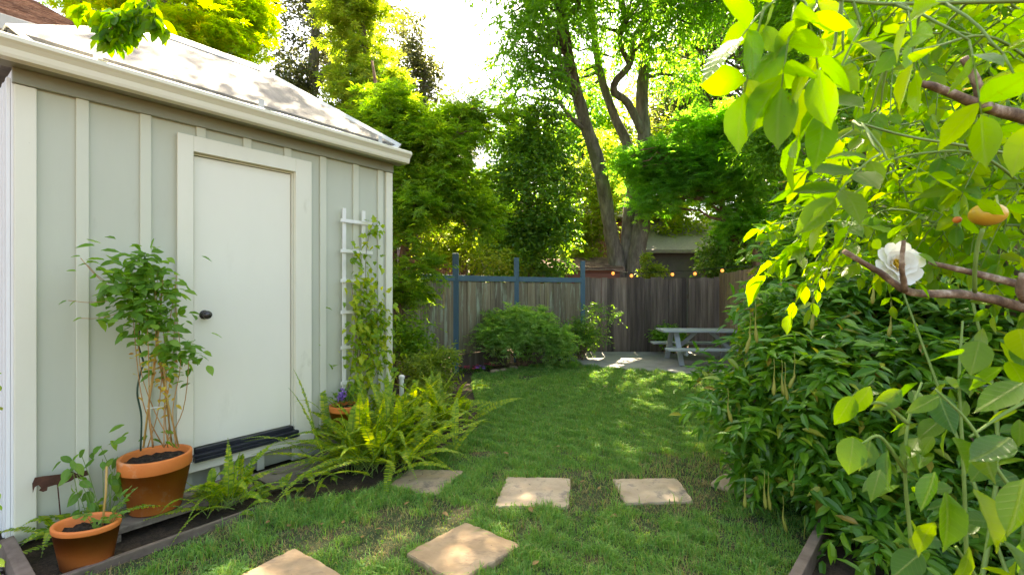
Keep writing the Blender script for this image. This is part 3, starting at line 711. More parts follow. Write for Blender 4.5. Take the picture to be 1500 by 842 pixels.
# big potted climber
pc = wl(.56, -.275, .086)
e = empty('potted_climber', pc, 'tall leafy climber on canes in a large terracotta pot beside the door', 'potted plant')
pot(e, .19, .335, 0, .08, M['terracotta']); soil(e, .165, .295)
def onwall(px, py, off): # world point at a given pixel on a plane `off` in front of the shed wall
    r_ = np.array([(px-750)/FPX, 1.]); A_ = np.array([D1, -r_]).T; t, Yy = np.linalg.solve(A_, -(WO + off*D2)); return np.array([r_[0]*Yy, Yy, CAMH + (421-py)/FPX*Yy])
ow = lambda px, py, off=-.27: onwall(px, py, off)
MB().tube([ow(210, 655), ow(222, 560), ow(234, 470), ow(238, 410)], .006, 8).build('cane', M['bamboo'], e, world=True, smooth=True)
MB().tube([ow(252, 652, -.2), ow(240, 560, -.22), ow(228, 480, -.25)], .005, 8).build('cane', M['bamboo'], e, world=True, smooth=True)
MB().tube([ow(262, 655, -.3), ow(246, 590, -.28), ow(238, 520, -.28)], .005, 8).build('cane', M['bamboo'], e, world=True, smooth=True)
sp = smooth_path([ow(206, 660, -.2), ow(207, 610, -.2), ow(201, 575, -.2), ow(206, 545, -.2), ow(210, 530, -.2), ow(203, 505, -.2), ow(206, 470, -.2), ow(214, 430, -.2), ow(212, 375, -.2)], 40)
MB().tube(sp, .0055, 8).build('spiral_stake', M['dkgreen'], e, world=True, smooth=True)
mb = MB()
ring = [ow(212, 597), ow(238, 594)]; mb.tube(bez(ow(214, 598, -.29), ow(240, 595, -.29), .0, 5), .003, 6); mb.build('plant_tie', M['white'], e, world=True)
stems = MB()
for k in range(10):
    x0 = rng.uniform(214, 258); x1 = rng.uniform(190, 262) if k < 9 else rng.uniform(255, 285)
    y1 = rng.uniform(395, 470) if k < 9 else rng.uniform(510, 545)
    o1, o2 = rng.uniform(-.36, -.2), rng.uniform(-.36, -.2)
    P = smooth_path([ow(x0, 655, o1), ow((x0+x1)/2 + rng.normal(0, 9), 600, (o1+o2)/2), ow((x0*.3+x1*.7) + rng.normal(0, 9), 530, o2), ow(x1, y1, o2)], 16)
    stems.tube(P, np.linspace(.0034, .0018, len(P)), 5)
def place_leaves(specs, tm=T_NEAR, size=(.06, .092)):
    Ps, As, Ns, Zs = [], [], [], []
    for (x, y, sx, sy, n_, off) in specs:
        for i in range(n_):
            Ps.append(ow(x + rng.normal(0, sx), y + rng.normal(0, sy), off + rng.normal(0, .06)))
            a = rng.uniform(0, 6.28)
            As.append((math.cos(a) + .25*D2[1], math.sin(a) - .5, rng.uniform(-.9, .25))); Ns.append((rng.normal(.1, .4), rng.normal(-.35, .4), 1)); Zs.append(rng.uniform(*size))
    return np.array(Ps), np.array(As, float), np.array(Ns, float), np.array(Zs)
lf = MB()
specs = [(206, 420, 29, 28, 300, -.30), (215, 462, 28, 15, 130, -.30), (200, 390, 18, 10, 24, -.3), (215, 372, 6, 6, 7, -.3), (165, 428, 10, 9, 14, -.28), (235, 500, 18, 10, 26, -.3), (255, 512, 18, 12, 60, -.3), (246, 540, 14, 12, 22, -.3), (281, 520, 8, 8, 10, -.3), (255, 425, 6, 12, 9, -.3), (226, 640, 8, 9, 5, -.3), (183, 640, 4, 10, 3, -.33)]
add_leaves(lf, *place_leaves(specs), NEARS, uv=True)
for (x, y, a) in ((118, 375, 0), (128, 386, 0), (112, 397, 0), (98, 440, 0), (112, 440, 0), (120, 465, 0), (272, 470, 0), (262, 462, 0), (189, 633, 0)):
    add_leaves(lf, np.array([ow(x, y, -.28)]), np.array([(-.8, -.3, rng.uniform(-.5, .2))]) if x < 200 else np.array([(.7, .4, -.3)]), np.array([(.2, -.5, 1)]), .048, NEARS, uv=True)
for (x0, y0, x1, y1) in ((160, 420, 118, 378), (165, 440, 100, 440), (170, 460, 118, 466), (160, 415, 128, 388)):
    stems.tube(smooth_path([ow(x0, y0, -.28), ow((x0+x1)/2, (y0+y1)/2 + 3, -.28), ow(x1, y1, -.28)], 8), .0016, 4)
lf.build('foliage', M['L_climb'], e, world=True, smooth=True)
yl = MB(); add_leaves(yl, *place_leaves([(232, 535, 14, 14, 34, -.3), (240, 575, 13, 20, 30, -.28), (205, 515, 10, 5, 5, -.28), (228, 505, 10, 6, 9, -.3)], size=(.03, .05)), T_OVAL); yl.build('withered_leaves', M['L_yellow'], e, world=True)
stems.build('stem', M['orange_stem'], e, world=True, smooth=True)

# small pot in front
pc = np.array([-2.225, 2.50, 0.0])
e = empty('potted_plant', pc, 'small oval terracotta coloured plastic pot with a staked seedling', 'potted plant')
pot(e, .152, .225, 0, .028, M['plastic_pot'], sx=1.04, sy=.78, rb=.74); soil(e, .13, .18, 1.04, .78)
MB().tube([pc + (.06, .02, .16), pc + (.075, .03, .36), pc + (.07, .04, .50)], .0055, 8).build('cane', M['bamboo'], e, world=True, smooth=True)
lf, stems = MB(), MB()
for k in range(7):
    a = rng.uniform(0, 6.28); q = pc + np.array([.055 + .03*math.cos(a), .03 + .03*math.sin(a), .16])
    tip = q + np.array([math.cos(a)*.13, math.sin(a)*.10, rng.uniform(.06, .30)])
    P = smooth_path([q, (q+tip)/2 + (0, 0, .04), tip], 8); stems.tube(P, .0018, 4)
    for j in range(6):
        a2 = rng.uniform(0, 6.28); add_leaves(lf, P[2+j:3+j], np.array([(math.cos(a2), math.sin(a2), -.2)]), np.array([(0, -.3, 1.)]) + rng.normal(0, .2, (1, 3)), rng.uniform(.03, .05), NEARS, uv=True)
lf.build('foliage', M['L_climb'], e, world=True, smooth=True); stems.build('stem', M['greenstem'], e, world=True)
# broad leaved seedlings against the wall
e = empty('broadleaf_plant', wl(.30, -.30), 'broad leaved young plant between the two terracotta pots at the wall', 'plant')
lf, stems = MB(), MB()
for (x, y) in ((105, 680), (112, 695), (98, 672), (120, 668), (150, 672), (165, 690), (158, 700), (148, 655), (172, 668), (130, 720), (160, 722), (175, 715), (110, 715), (140, 735), (185, 700), (120, 742)):
    q = ow(x, y, -.24 + rng.normal(0, .04)); b0 = wl(.30 + rng.normal(0, .05), -.27 + rng.normal(0, .04), .0)
    stems.tube(smooth_path([b0, (b0+q)/2 + (0, 0, .05), q], 8), .002, 4)
    for j in range(3):
        add_leaves(lf, (q + rng.normal(0, .02, 3))[None], np.array([(rng.normal(0, .6), rng.normal(-.4, .5), -.55)]), np.array([(.1, -.6, .9)]) + rng.normal(0, .25, (1, 3)), rng.uniform(.055, .09), NEARS, uv=True)
lf.build('foliage', M['L_climb'], e, world=True, smooth=True); stems.build('stem', M['greenstem'], e, world=True)

# rusty animal silhouette on a stake
pl = [(48, 722), (47, 708), (51, 699), (62, 697), (80, 695), (96, 693), (106, 690), (112, 693), (121, 690), (127, 688), (131, 695), (124, 697), (118, 699), (110, 700), (104, 704), (92, 708), (80, 710), (70, 713), (69, 718), (63, 720), (57, 718), (60, 714), (56, 710), (51, 713)]
e = empty('garden_ornament', ow(88, 780, -.12)*np.array([1, 1, 0]), 'rusty flat steel animal silhouette on a thin stake by the shed corner', 'ornament')
n = len(pl); V = [ow(x, y, -.12) for x, y in pl] + [ow(x, y, -.117) for x, y in pl]
MB().faces(V, [tuple(range(n)), tuple(range(n, 2*n))[::-1]] + [(i, n+i, n+(i+1) % n, (i+1) % n) for i in range(n)]).build('silhouette', M['rust'], e, world=True)
q0 = ow(84, 706, -.116); q1 = np.array([*ow(92, 740, -.116)[:2], 0.0]); MB().tube([q0, (q0+q1)/2, q1], .003, 6).build('stake', M['rust'], e, world=True)

# trellis and its vine
tl = lambda x, z, y=-.045: wl(x, y, z)
e = empty('trellis', wl(2.14, -.04), 'white wooden ladder trellis standing against the shed wall', 'trellis')
for x in (2.035, 2.24): MB().beam(tl(x, .02), tl(x, 2.16), .034, .016, up=(D2[0], D2[1], 0)).build('stile', M['white'], e, world=True, bevel=.002)
for z in (2.045, 1.775, 1.51, 1.23, .915, .6): MB().beam(tl(1.99, z, -.063), tl(2.325, z, -.063), .016, .03).build('rung', M['white'], e, world=True, bevel=.002)
e = empty('climbing_vine', wl(2.2, -.10), 'green vine climbing the white ladder trellis', 'vine')
lf, stems = MB(), MB()
for k in range(12):
    x0 = 2.16 + rng.normal(0, .07); x1 = 2.2 + rng.normal(0, .10); z1 = rng.uniform(.9, 1.5)
    stems.tube(smooth_path([wl(x0, -.09, 0), wl(x0+rng.normal(0, .05), -.08, .45), wl(x1, -.085, (z1+.5)/2), wl(x1 + rng.normal(0, .04), -.08, z1)], 16), .003, 5)
stems.tube(smooth_path([wl(2.28, -.08, 1.2), wl(2.24, -.07, 1.6), wl(2.27, -.075, 1.9), wl(2.33, -.08, 2.08)], 16), .0025, 5)
Ps = []
for (x, z, sx_, sz_, n_) in ((2.22, .75, .15, .28, 360), (2.2, 1.18, .09, .22, 190), (2.15, 1.45, .05, .12, 42), (2.3, 1.05, .09, .12, 60), (2.12, 1.72, .05, .07, 16), (2.30, 1.98, .05, .05, 22), (2.22, 1.82, .04, .05, 6), (2.36, 1.25, .06, .1, 20)):
    for i in range(n_): Ps.append(wl(x + rng.normal(0, sx_), -.10 - abs(rng.normal(0, .045)), max(.05, z + rng.normal(0, sz_))))
Ps = np.array(Ps); A = rng.normal(0, .7, Ps.shape) + np.array([.4, -.3, -.45]); N = rng.normal(0, .3, Ps.shape) + np.array([.45, -.35, .85])
add_leaves(lf, Ps, A, N, rng.uniform(.05, .085, len(Ps)), T_TRI)
lf.build('foliage', M['L_fern'], e, world=True); stems.build('stem', M['twig'], e, world=True, smooth=True)

# terracotta pot of purple flowers behind the fern
pc = wl(1.93, -.22, 0)
e = empty('flower_pot', pc, 'terracotta pot of purple flowers half hidden behind the big fern', 'flower pot')
pot(e, .13, .25, .2, .05, M['terracotta']); soil(e, .11, .42)
MB().box((-.12, -.12, 0), (.12, .12, .199)).build('plinth', M['wood_grey'], e, bevel=.004)
lf = MB(); n = 130; d = unit(rng.normal(size=(n, 3)) + (0, 0, .7)); P = pc + np.array([0, 0, .44]) + d*rng.uniform(.03, .13, (n, 1))
add_leaves(lf, P, d, np.array([0, 0, 1.]) + rng.normal(0, .4, (n, 3)), rng.uniform(.03, .05, n), T_OVAL); lf.build('foliage', M['L_ever'], e, world=True)
for k in range(6):
    q = pc + np.array([rng.normal(-.05, .06), rng.normal(-.05, .05), .565 + rng.uniform(-.05, .04)]); mb = MB(); m_ = 26
    d = unit(rng.normal(size=(m_, 3)) + (0, 0, .5)); add_leaves(mb, q + d*.008, d, rng.normal(size=(m_, 3)), .026, T_OVAL); mb.build('flower', M['petal_purple'], e, world=True)
e = empty('marker_post', (-1.15, 4.98, 0), 'short white capped marker post behind the ferns at the shed end', 'post')
MB().lathe([(.0, .0), (  .024, 0), (.024, .50), (.0, .50)], n=20).build('post', M['white'], e); MB().lathe([(.0, .501), (.03, .501), (.032, .525), (.02, .54), (0, .545)], n=20).build('cap', M['white'], e)
# ------------------------------------------------------------------ fences
def boards(mb, p0, p1, z0, z1, w_, t, gap=.004, zj=.012, yj=.004):
    p0, p1 = np.array(p0, float), np.array(p1, float); Ln = np.linalg.norm(p1-p0); a = (p1-p0)/Ln; nrm = np.array([a[1], -a[0]])
    x = 0.0
    while x < Ln - w_*.5:
        bw = min(w_*rng.uniform(.85, 1.12), Ln-x); o_ = rng.normal(0, yj); tz = z1 + rng.normal(0, zj)
        q0, q1 = p0 + a*(x+gap/2) + nrm*o_, p0 + a*(x+bw-gap/2) + nrm*o_
        lean = rng.normal(0, .004)
        V = [(*(q+nrm*s_*t/2 + a*lean*(zz > z0)), zz) for zz in (z0, tz) for s_, q in ((1, q0), (1, q1), (-1, q1), (-1, q0))]
        mb.faces(V, [(3, 2, 1, 0), (4, 5, 6, 7), (0, 1, 5, 4), (1, 2, 6, 5), (2, 3, 7, 6), (3, 0, 4, 7)])
        x += bw
    return mb
PP = [(-3.05, 5.85), (-2.0, 7.0), (-.96, 8.15), (.085, 9.3), (1.55, 10.5)]
fe = empty('board_fence', (*PP[2], 0), 'lichened board fence with tall slate blue posts and blue rail', 'fence')
for i, p in enumerate(PP):
    MB().box((p[0]-.05, p[1]-.05, 0), (p[0]+.05, p[1]+.05, 2.03)).build('post', M['bluepost'], fe, world=True, bevel=.005)
for a, b in zip(PP[:-1], PP[1:]):
    a, b = np.array(a), np.array(b); u = (b-a)/np.linalg.norm(b-a); nn = np.array([u[1], -u[0]])
    q0, q1 = a+u*.046, b-u*.046
    boards(MB(), q0 - nn*.01, q1 - nn*.01, .30, 1.555, .115, .02).build('fence_panel', M['lichen'], fe, world=True)
    boards(MB(), q0 - nn*.012, q1 - nn*.012, .01, .295, 1.2, .02, zj=.002).build('kick_board', M['fence'], fe, world=True)
    MB().beam((*q0, 1.61), (*q1, 1.61), .06, .10).build('rail', M['bluepost'], fe, world=True, bevel=.004)
f2 = empty('plank_fence', (4, 10.66, 0), 'dark weathered plank fence across the back behind the picnic table', 'fence')
for x0, x1 in ((1.62, 3.9), (3.94, 6.3), (6.34, 9.0)):
    boards(MB(), (x0, 10.64 + (x0-1.6)*.01), (x1, 10.64 + (x1-1.6)*.01), .02, 1.67, .14, .022, zj=.015).build('fence_panel', M['fence'], f2, world=True)
MB().beam((1.62, 10.69, 1.25), (9.0, 10.76, 1.25), .05, .09).build('rail', M['fence'], f2, world=True)
f3 = empty('boundary_fence', (3.1, 4.0, 0), 'tan cedar board fence behind the wisteria on the sunny side', 'fence')
boards(MB(), (2.55, .6), (3.35, 5.2), .02, 1.75, .14, .022).build('fence_panel', M['tanfence'], f3, world=True)
boards(MB(), (3.36, 5.22), (4.6, 10.6), .02, 1.75, .14, .022).build('fence_panel', M['tanfence'], f3, world=True)
MB().beam((2.51, .6, .5), (3.31, 5.2, .5), .05, .09).build('rail', M['tanfence'], f3, world=True)
# right timber edging
eg = MB(); p0, p1 = gp(1228, 742), gp(1150, 900); eg.beam((*p0[:2], .03), (*p1[:2], .03), .05, .13)
tag(eg.build('timber_edging', M['edging'], loc=(*p0[:2], 0), bevel=.005), 'long timber edging slanting along the lawn below the wisteria', 'edging')
eg = MB(); p1 = gp(1420, 770); eg.beam((p0[0]+.045, p0[1]+.02, .075), (*p1[:2], .075), .05, .14)
tag(eg.build('timber_edging', M['edging'], loc=(*p0[:2], 0), bevel=.005), 'timber board running back from the slanting edging into the wisteria bed', 'edging')

# ------------------------------------------------------------------ picnic table
pt_ = empty('picnic_table', (3.65, 9.12, .03), 'grey painted wooden picnic table with attached benches on the patio', 'picnic table', rz=R(-3))
def planks(name, y0, y1, z0, z1, n_, x0=-.82, x1=.82):
    mb = MB(); w_ = (y1-y0)/n_
    for k in range(n_): mb.box((x0, y0+k*w_+.004, z0), (x1, y0+(k+1)*w_-.004, z1))
    return mb.build(name, M['table'], pt_, bevel=.006)
planks('tabletop', -.31, .31, .585, .62, 5)
planks('bench_seat', -.68, -.42, .285, .32, 2, -.84, .84); planks('bench_seat', .42, .68, .285, .32, 2, -.84, .84)
for x in (-.55, .55):
    for s_ in (1, -1): MB().beam((x, s_*.50, 0), (x, s_*.14, .584), .045, .09, up=(1, 0, 0)).build('leg', M['table'], pt_, bevel=.004)
    MB().box((x+.024, -.66, .205), (x+.064, .66, .284)).build('cross_beam', M['table'], pt_, bevel=.004)
    MB().beam((x+(.05 if x < 0 else -.05), 0, .25), (x*.25, 0, .575), .04, .07).build('brace', M['table'], pt_, bevel=.004)

# ------------------------------------------------------------------ string lights
pts = [(862, 399), (898, 402), (925, 405.5), (955, 405), (985, 403.5), (1018, 402.5), (1058, 398), (1100, 396)]
W = np.array([pt(x, y-6, 10.5) for x, y in pts])
sl_ = empty('string_light', (W[3][0], 10.5, W[3][2]), 'string of small warm round bulbs strung above the plank fence', 'string light')
MB().tube(smooth_path(W, 40), .007, 6).build('cord', M['cord'], sl_, world=True)
for i in (1, 2, 4, 5, 6):
    c_ = W[i]
    bl = MB().lathe([(0, -.105), (.018, -.10), (.034, -.08), (.036, -.062), (.026, -.04), (.014, -.03)], c=c_, n=16).build('bulb', M['bulb'], sl_, world=True, smooth=True)
    MB().lathe([(.0, .006), (.016, .004), (.018, -.03), (.0, -.031)], c=c_, n=12).build('socket', M['cord'], bl, world=True)

# ------------------------------------------------------------------ buildings beyond the fences
def shingle_roof(mb, a, b, up, nrow, wmin=.1, wmax=.2, t=.018):
    """a->b along the eave, up: full slope vector; overlapping rows"""
    a, b, up = np.array(a, float), np.array(b, float), np.array(up, float); u = unit(b-a); Ln = np.linalg.norm(b-a); n_ = unit(np.cross(u, up)); rl = np.linalg.norm(up)/nrow; d = unit(up)
    if n_[2] < 0: n_ = -n_
    for r in range(nrow):
        x = -rng.uniform(0, .1)
        while x < Ln:
            w_ = rng.uniform(wmin, wmax); x0, x1 = max(0, x)+.002, min(Ln, x+w_)-.002
            if x1 > x0:
                s0, s1 = r*rl + rng.normal(0, .008), (r+1.15)*rl
                V = [a+u*x0+d*s0+n_*t*1.6, a+u*x1+d*s0+n_*t*1.6, a+u*x1+d*s1+n_*.002, a+u*x0+d*s1+n_*.002,
                     a+u*x0+d*s0+n_*t*.7, a+u*x1+d*s0+n_*t*.7]
                mb.faces(V, [(0, 1, 2, 3), (4, 5, 1, 0), (4, 0, 3), (5, 2, 1)])
            x += w_
# main house whose roof shows over the shed
h1 = empty('house', wl(-2.5, 3.5), 'house with a cedar shingle roof rising behind the shed', 'house')
def hb(lo, hi): return shedloc(MB().box(lo, hi))
hb((-7, 2.75, 0), (.85, 12.4, 3.81)).build('wall', M['brownhouse'], h1, world=True)
rf = shedloc(MB().faces([(-7.2, 2.45, 3.88), (1.15, 2.45, 3.88), (1.15, 7.6, 6.316), (-7.2, 7.6, 6.316), (1.15, 12.75, 3.88), (-7.2, 12.75, 3.88), (-7.2, 2.45, 3.83), (1.15, 2.45, 3.83), (1.15, 12.75, 3.83), (-7.2, 12.75, 3.83)],
     [(0, 1, 2, 3), (3, 2, 4, 5), (6, 7, 1, 0), (9, 8, 7, 6), (1, 7, 8, 4, 2), (0, 3, 5, 9, 6), (5, 4, 8, 9)])).build('roof', M['shingle'], h1, world=True)
sm = MB(); shingle_roof(sm, (-4.5, 2.45, 3.885), (1.15, 2.45, 3.885), (0, 5.15, 2.436), 36); shedloc(sm).build('shingle', M['shingle'], rf, world=True)
hb((-7.2, 2.395, 3.76), (1.15, 2.448, 3.90)).build('fascia', M['fascia'], h1, world=True, bevel=.004)
hb((1.152, 2.40, 3.76), (1.18, 2.60, 3.90)).build('fascia', M['fascia'], h1, world=True, bevel=.004)
# red brown neighbour
h2 = empty('house', (-5.0, 15.0, 0), 'red brown neighbouring house seen through the light maple', 'house')
mb = MB(); mb.box((-9, 14.5, 0), (-1.9, 20, 5.2))
mb.build('wall', M['brownhouse'], h2, world=True)
for z in np.arange(.3, 5.1, .22): pass
cl = MB()
for z in np.arange(.2, 5.1, .20): cl.faces([(-9, 14.470, z), (-1.9, 14.470, z), (-1.9, 14.495, z+.195), (-9, 14.495, z+.195), (-9, 14.498, z), (-1.9, 14.498, z)], [(0, 1, 2, 3), (4, 5, 1, 0)])
cl.build('siding', M['brownhouse'], h2, world=True)
for (x, z) in ((-3.75, 3.55), (-5.6, 3.55), (-3.6, 1.6)):
    wf = MB(); wf.box((x-.42, 14.40, z-.05), (x+.42, 14.468, z)); wf.box((x-.42, 14.40, z+1.0), (x+.42, 14.468, z+1.05)); wf.box((x-.42, 14.40, z), (x-.36, 14.468, z+1)); wf.box((x+.36, 14.40, z), (x+.42, 14.468, z+1))
    f_ = wf.build('window', M['white'], h2, world=True); MB().box((x-.36, 14.43, z), (x+.36, 14.46, z+1.0)).build('pane', M['glass'], f_, world=True)
MB().faces([(-9.4, 14.0, 5.1), (-1.5, 14.0, 5.1), (-1.5, 17.2, 6.6), (-9.4, 17.2, 6.6), (-1.5, 20.4, 5.1), (-9.4, 20.4, 5.1)], [(0, 1, 2, 3), (3, 2, 4, 5), (0, 5, 4, 1)]).build('roof', M['roof_grey'], h2, world=True)
# grey low building right of the big tree
h3 = empty('house', (7, 18.5, 0), 'low slate grey house with a pale roof behind the plank fence', 'house')
MB().box((4.6, 18, 0), (13, 24, 2.75)).build('wall', M['darkwall'], h3, world=True)
MB().faces([(4.2, 17.6, 2.72), (13.4, 17.6, 2.72), (13.4, 21, 4.3), (5.2, 21, 4.3), (4.2, 17.6, 2.84), (13.4, 17.6, 2.84), (13.4, 21, 4.42), (5.2, 21, 4.42)], [(0, 1, 2, 3), (4, 7, 6, 5)[::-1], (0, 4, 5, 1), (0, 3, 7, 4), (1, 5, 6, 2), (2, 6, 7, 3)]).build('roof', M['roof_grey'], h3, world=True)
MB().box((4.55, 17.92, 0), (4.75, 17.995, 2.7)).build('corner_board', M['fence'], h3, world=True)
h4 = empty('house', (3.0, 17.5, 0), 'brown building with a grey fascia behind the multi trunk tree', 'house')
MB().box((2.3, 16.6, 0), (4.4, 21, 3.75)).build('wall', M['brownhouse'], h4, world=True)
MB().faces([(2.0, 16.3, 4.12), (4.55, 16.3, 3.72), (4.55, 21, 3.72), (2.0, 21, 4.12), (2.0, 16.3, 4.30), (4.55, 16.3, 3.90), (4.55, 21, 3.90), (2.0, 21, 4.30)], [(3, 2, 1, 0), (4, 5, 6, 7), (0, 1, 5, 4), (1, 2, 6, 5), (2, 3, 7, 6), (3, 0, 4, 7)]).build('roof', M['fascia'], h4, world=True)
# low shingled outbuilding
h5 = empty('outbuilding', (1.6, 12.6, 0), 'low brown board outbuilding just behind the blue post fence', 'outbuilding')
mb = MB()
for z in np.arange(0, 1.85, .14): mb.box((.62, 12.2 + rng.normal(0, .003), z), (2.75, 13.4, z+.132))
mb.build('wall', M['brownhouse'], h5, world=True)
sm = MB(); sm.faces([(.5, 12.08, 1.93), (2.85, 12.08, 1.93), (2.85, 13.5, 2.28), (.5, 13.5, 2.28), (.5, 12.08, 1.88), (2.85, 12.08, 1.88), (2.85, 13.5, 2.2), (.5, 13.5, 2.2)], [(0, 1, 2, 3), (7, 6, 5, 4), (4, 5, 1, 0), (5, 6, 2, 1), (7, 4, 0, 3), (6, 7, 3, 2)])
shingle_roof(sm, (.5, 12.08, 1.935), (2.85, 12.08, 1.935), (0, 1.42, .35), 8); sm.build('roof', M['shingle'], h5, world=True)

# ------------------------------------------------------------------ trees
def limbs(mb, C, start, r0, r1, prob=1.0, wob=.08, n=7):
    S_ = np.array(start)
    for c_ in C:
        if rng.uniform() > prob: continue
        lo = S_[S_[:, 2] < c_[2] + .3]
        if len(lo) == 0: lo = S_
        d = np.linalg.norm(lo - c_, axis=1); s_ = lo[np.argmin(d + .4*rng.uniform(size=len(d))*d)]
        P = bez(s_, c_, .12*np.linalg.norm(c_-s_), n, wob*np.linalg.norm(c_-s_)*.5)
        mb.tube(P, np.linspace(r0, r1, n), 6, cap=False)
def tree(name, label, base, trunks, CR, leafm, tm, twigs, k, Lt, droop, lsz, bark='bark', limb=(.05, .012), prob=.8, category='tree', group=None, tscale=1.0, **kw):
    e = empty(name, (base[0], base[1], 0), label, category, group)
    tb = MB(); st_ = []
    for P, rr in trunks:
        Q = smooth_path(np.c_[np.array(P, float), np.array(rr, float)], 8*len(P)); tb.tube(Q[:, :3], Q[:, 3]*tscale, 12, wob=.05); st_.append(Q[:, :3])
    limbs(tb, CR[0], np.concatenate(st_), limb[0], limb[1], prob)
    tb.build('trunk', M[bark], e, world=True, smooth=True)
    mb = MB(); add_leaves(mb, *spray(CR[0], CR[1], twigs, k, Lt, droop, lsz, **kw), tm)
    mb.build('crown', M[leafm], e, world=True)
    return e
P_ = lambda x, y, Y: tuple(pt(x, y, Y))
# big multi trunk tree
trk = [([P_(912, 445, 12.5), P_(905, 395, 12.5), P_(893, 330, 12.4), P_(878, 245, 12.2), P_(857, 180, 12.0), P_(838, 110, 11.8), P_(828, 55, 11.5), P_(812, -40, 11.1), P_(800, -140, 10.6)], (.40, .31, .25, .24, .22, .19, .17, .13, .07)),
       ([P_(918, 445, 12.6), P_(920, 395, 12.6), P_(922, 320, 12.7), P_(928, 260, 12.8), P_(918, 210, 12.7), P_(900, 170, 12.6), P_(880, 110, 12.6), P_(866, 20, 12.5), P_(850, -90, 12.4)], (.38, .30, .26, .22, .18, .16, .14, .11, .06)),
       ([P_(924, 445, 12.4), P_(930, 390, 12.4), P_(945, 290, 12.4), P_(944, 210, 12.5), P_(940, 150, 12.5), P_(944, 90, 12.6), P_(948, 0, 12.7), P_(960, -120, 12.8)], (.38, .32, .28, .25, .22, .20, .17, .08)),
       ([P_(941, 195, 12.45), P_(920, 152, 12.2), P_(900, 135, 12.0), P_(903, 118, 11.9), P_(922, 95, 11.9), P_(932, 50, 11.9), P_(966, -5, 11.8), P_(1000, -80, 11.5)], (.14, .14, .13, .12, .11, .10, .08, .05)),
       ([P_(922, 95, 11.9), P_(908, 60, 11.7), P_(915, 25, 11.6), P_(905, -60, 11.2)], (.09, .08, .06, .04))]
CR = cat(blob_clumps((2.6, 9.3, 10.2), (4.6, 4.6, 3.2), 95, .7, 1.25, .45, zcut=6.9), blob_clumps((.2, 10.6, 12.3), (3.8, 2.2, 1.5), 25, .7, 1.1, .3),  # last blob here: unseen crown clumps added above view to shade the lawn
         blob_clumps(P_(770, 30, 10.0), (.9, .8, .8), 10, .35, .6, .3), blob_clumps(P_(880, 10, 11.0), (1.5, .9, .9), 14, .4, .7, .3),
         blob_clumps(P_(1010, 20, 11.3), (1.2, .9, .9), 12, .4, .7, .3), blob_clumps(P_(790, 110, 10.6), (.55, .6, .8), 7, .3, .5, .3),
         blob_clumps(P_(690, 5, 9.6), (.55, .6, .5), 6, .3, .5, .3), blob_clumps(P_(700, 135, 10.8), (1.0, .6, .5), 12, .3, .5, .3), blob_clumps(P_(760, 90, 10.5), (.6, .6, .6), 8, .3, .5, .3),
         blob_clumps(P_(860, 90, 12.9), (1.0, .4, 1.2), 10, .35, .55, .3), blob_clumps(P_(985, 100, 12.9), (.9, .5, 1.0), 9, .35, .55, .3))
kx = 750 + FPX*CR[0][:, 0]/CR[0][:, 1]; ky = 421 - FPX*(CR[0][:, 2]-CAMH)/CR[0][:, 1]
kk = ~((kx > 520) & (kx < 715) & (ky > -45) & (ky < 150)); CR = (CR[0][kk], CR[1][kk])
tree('shade_tree', 'tall multi trunk ash tree with furrowed bark and hanging leaflets behind the fence', (3.1, 12.5), trk, CR, 'L_walnut', T_LANCE, 58, 9, .42, .75, .125, limb=(.06, .012), down=.5, nj=.55, tscale=.72)
# dense evergreen
CR = cat(blob_clumps(P_(772, 290, 11.4), (1.15, .9, 1.9), 70, .30, .55, .55), blob_clumps(P_(775, 190, 11.4), (.85, .7, .9), 24, .25, .45, .5), blob_clumps(P_(790, 360, 11.2), (1.0, .8, .8), 20, .3, .45, .5))
tree('evergreen_tree', 'dense dark glossy evergreen tree behind the middle blue fence post', (.4, 11.6), [([(.4, 11.6, 0), (.45, 11.6, 2), (.35, 11.6, 4), (.4, 11.5, 5.6)], (.16, .13, .09, .04))], CR, 'L_ever', T_OVAL, 52, 6, .26, .25, .095, prob=.4, nj=.6, ctr=(.4, 11.6, 3.5))
# light maple beside the shed
CR = cat(blob_clumps(P_(600, 200, 7.6), (.75, .7, .75), 26, .22, .42, .3, .35), blob_clumps(P_(650, 270, 7.6), (.6, .6, .65), 22, .2, .4, .3, .35), blob_clumps(P_(600, 320, 7.2), (.35, .5, .6), 9, .2, .35, .3, .35),
         blob_clumps(P_(610, 420, 7.0), (.30, .35, .55), 7, .16, .26, .3, .5), blob_clumps(P_(555, 150, 8.0), (.42, .5, .45), 10, .2, .34, .3, .4), blob_clumps(P_(690, 180, 7.9), (.5, .5, .5), 12, .2, .38, .3, .35), blob_clumps(P_(700, 330, 7.7), (.3, .4, .25), 6, .18, .3, .3, .35))
tree('maple_tree', 'airy light green maple with layered branches beside the far shed corner', (-1.75, 7.3), [([(-1.75, 7.3, 0), P_(590, 380, 7.3), P_(615, 300, 7.4), P_(655, 230, 7.6), P_(680, 150, 7.8)], (.07, .06, .05, .04, .02)), ([(-1.78, 7.3, .05), P_(575, 330, 7.3), P_(565, 220, 7.6), P_(545, 90, 8.0)], (.06, .05, .04, .02))], CR, 'L_lightmaple', T_MAPLE, 34, 6, .28, .2, .108, bark='bark_red', limb=(.022, .006), prob=.9, nj=.3)
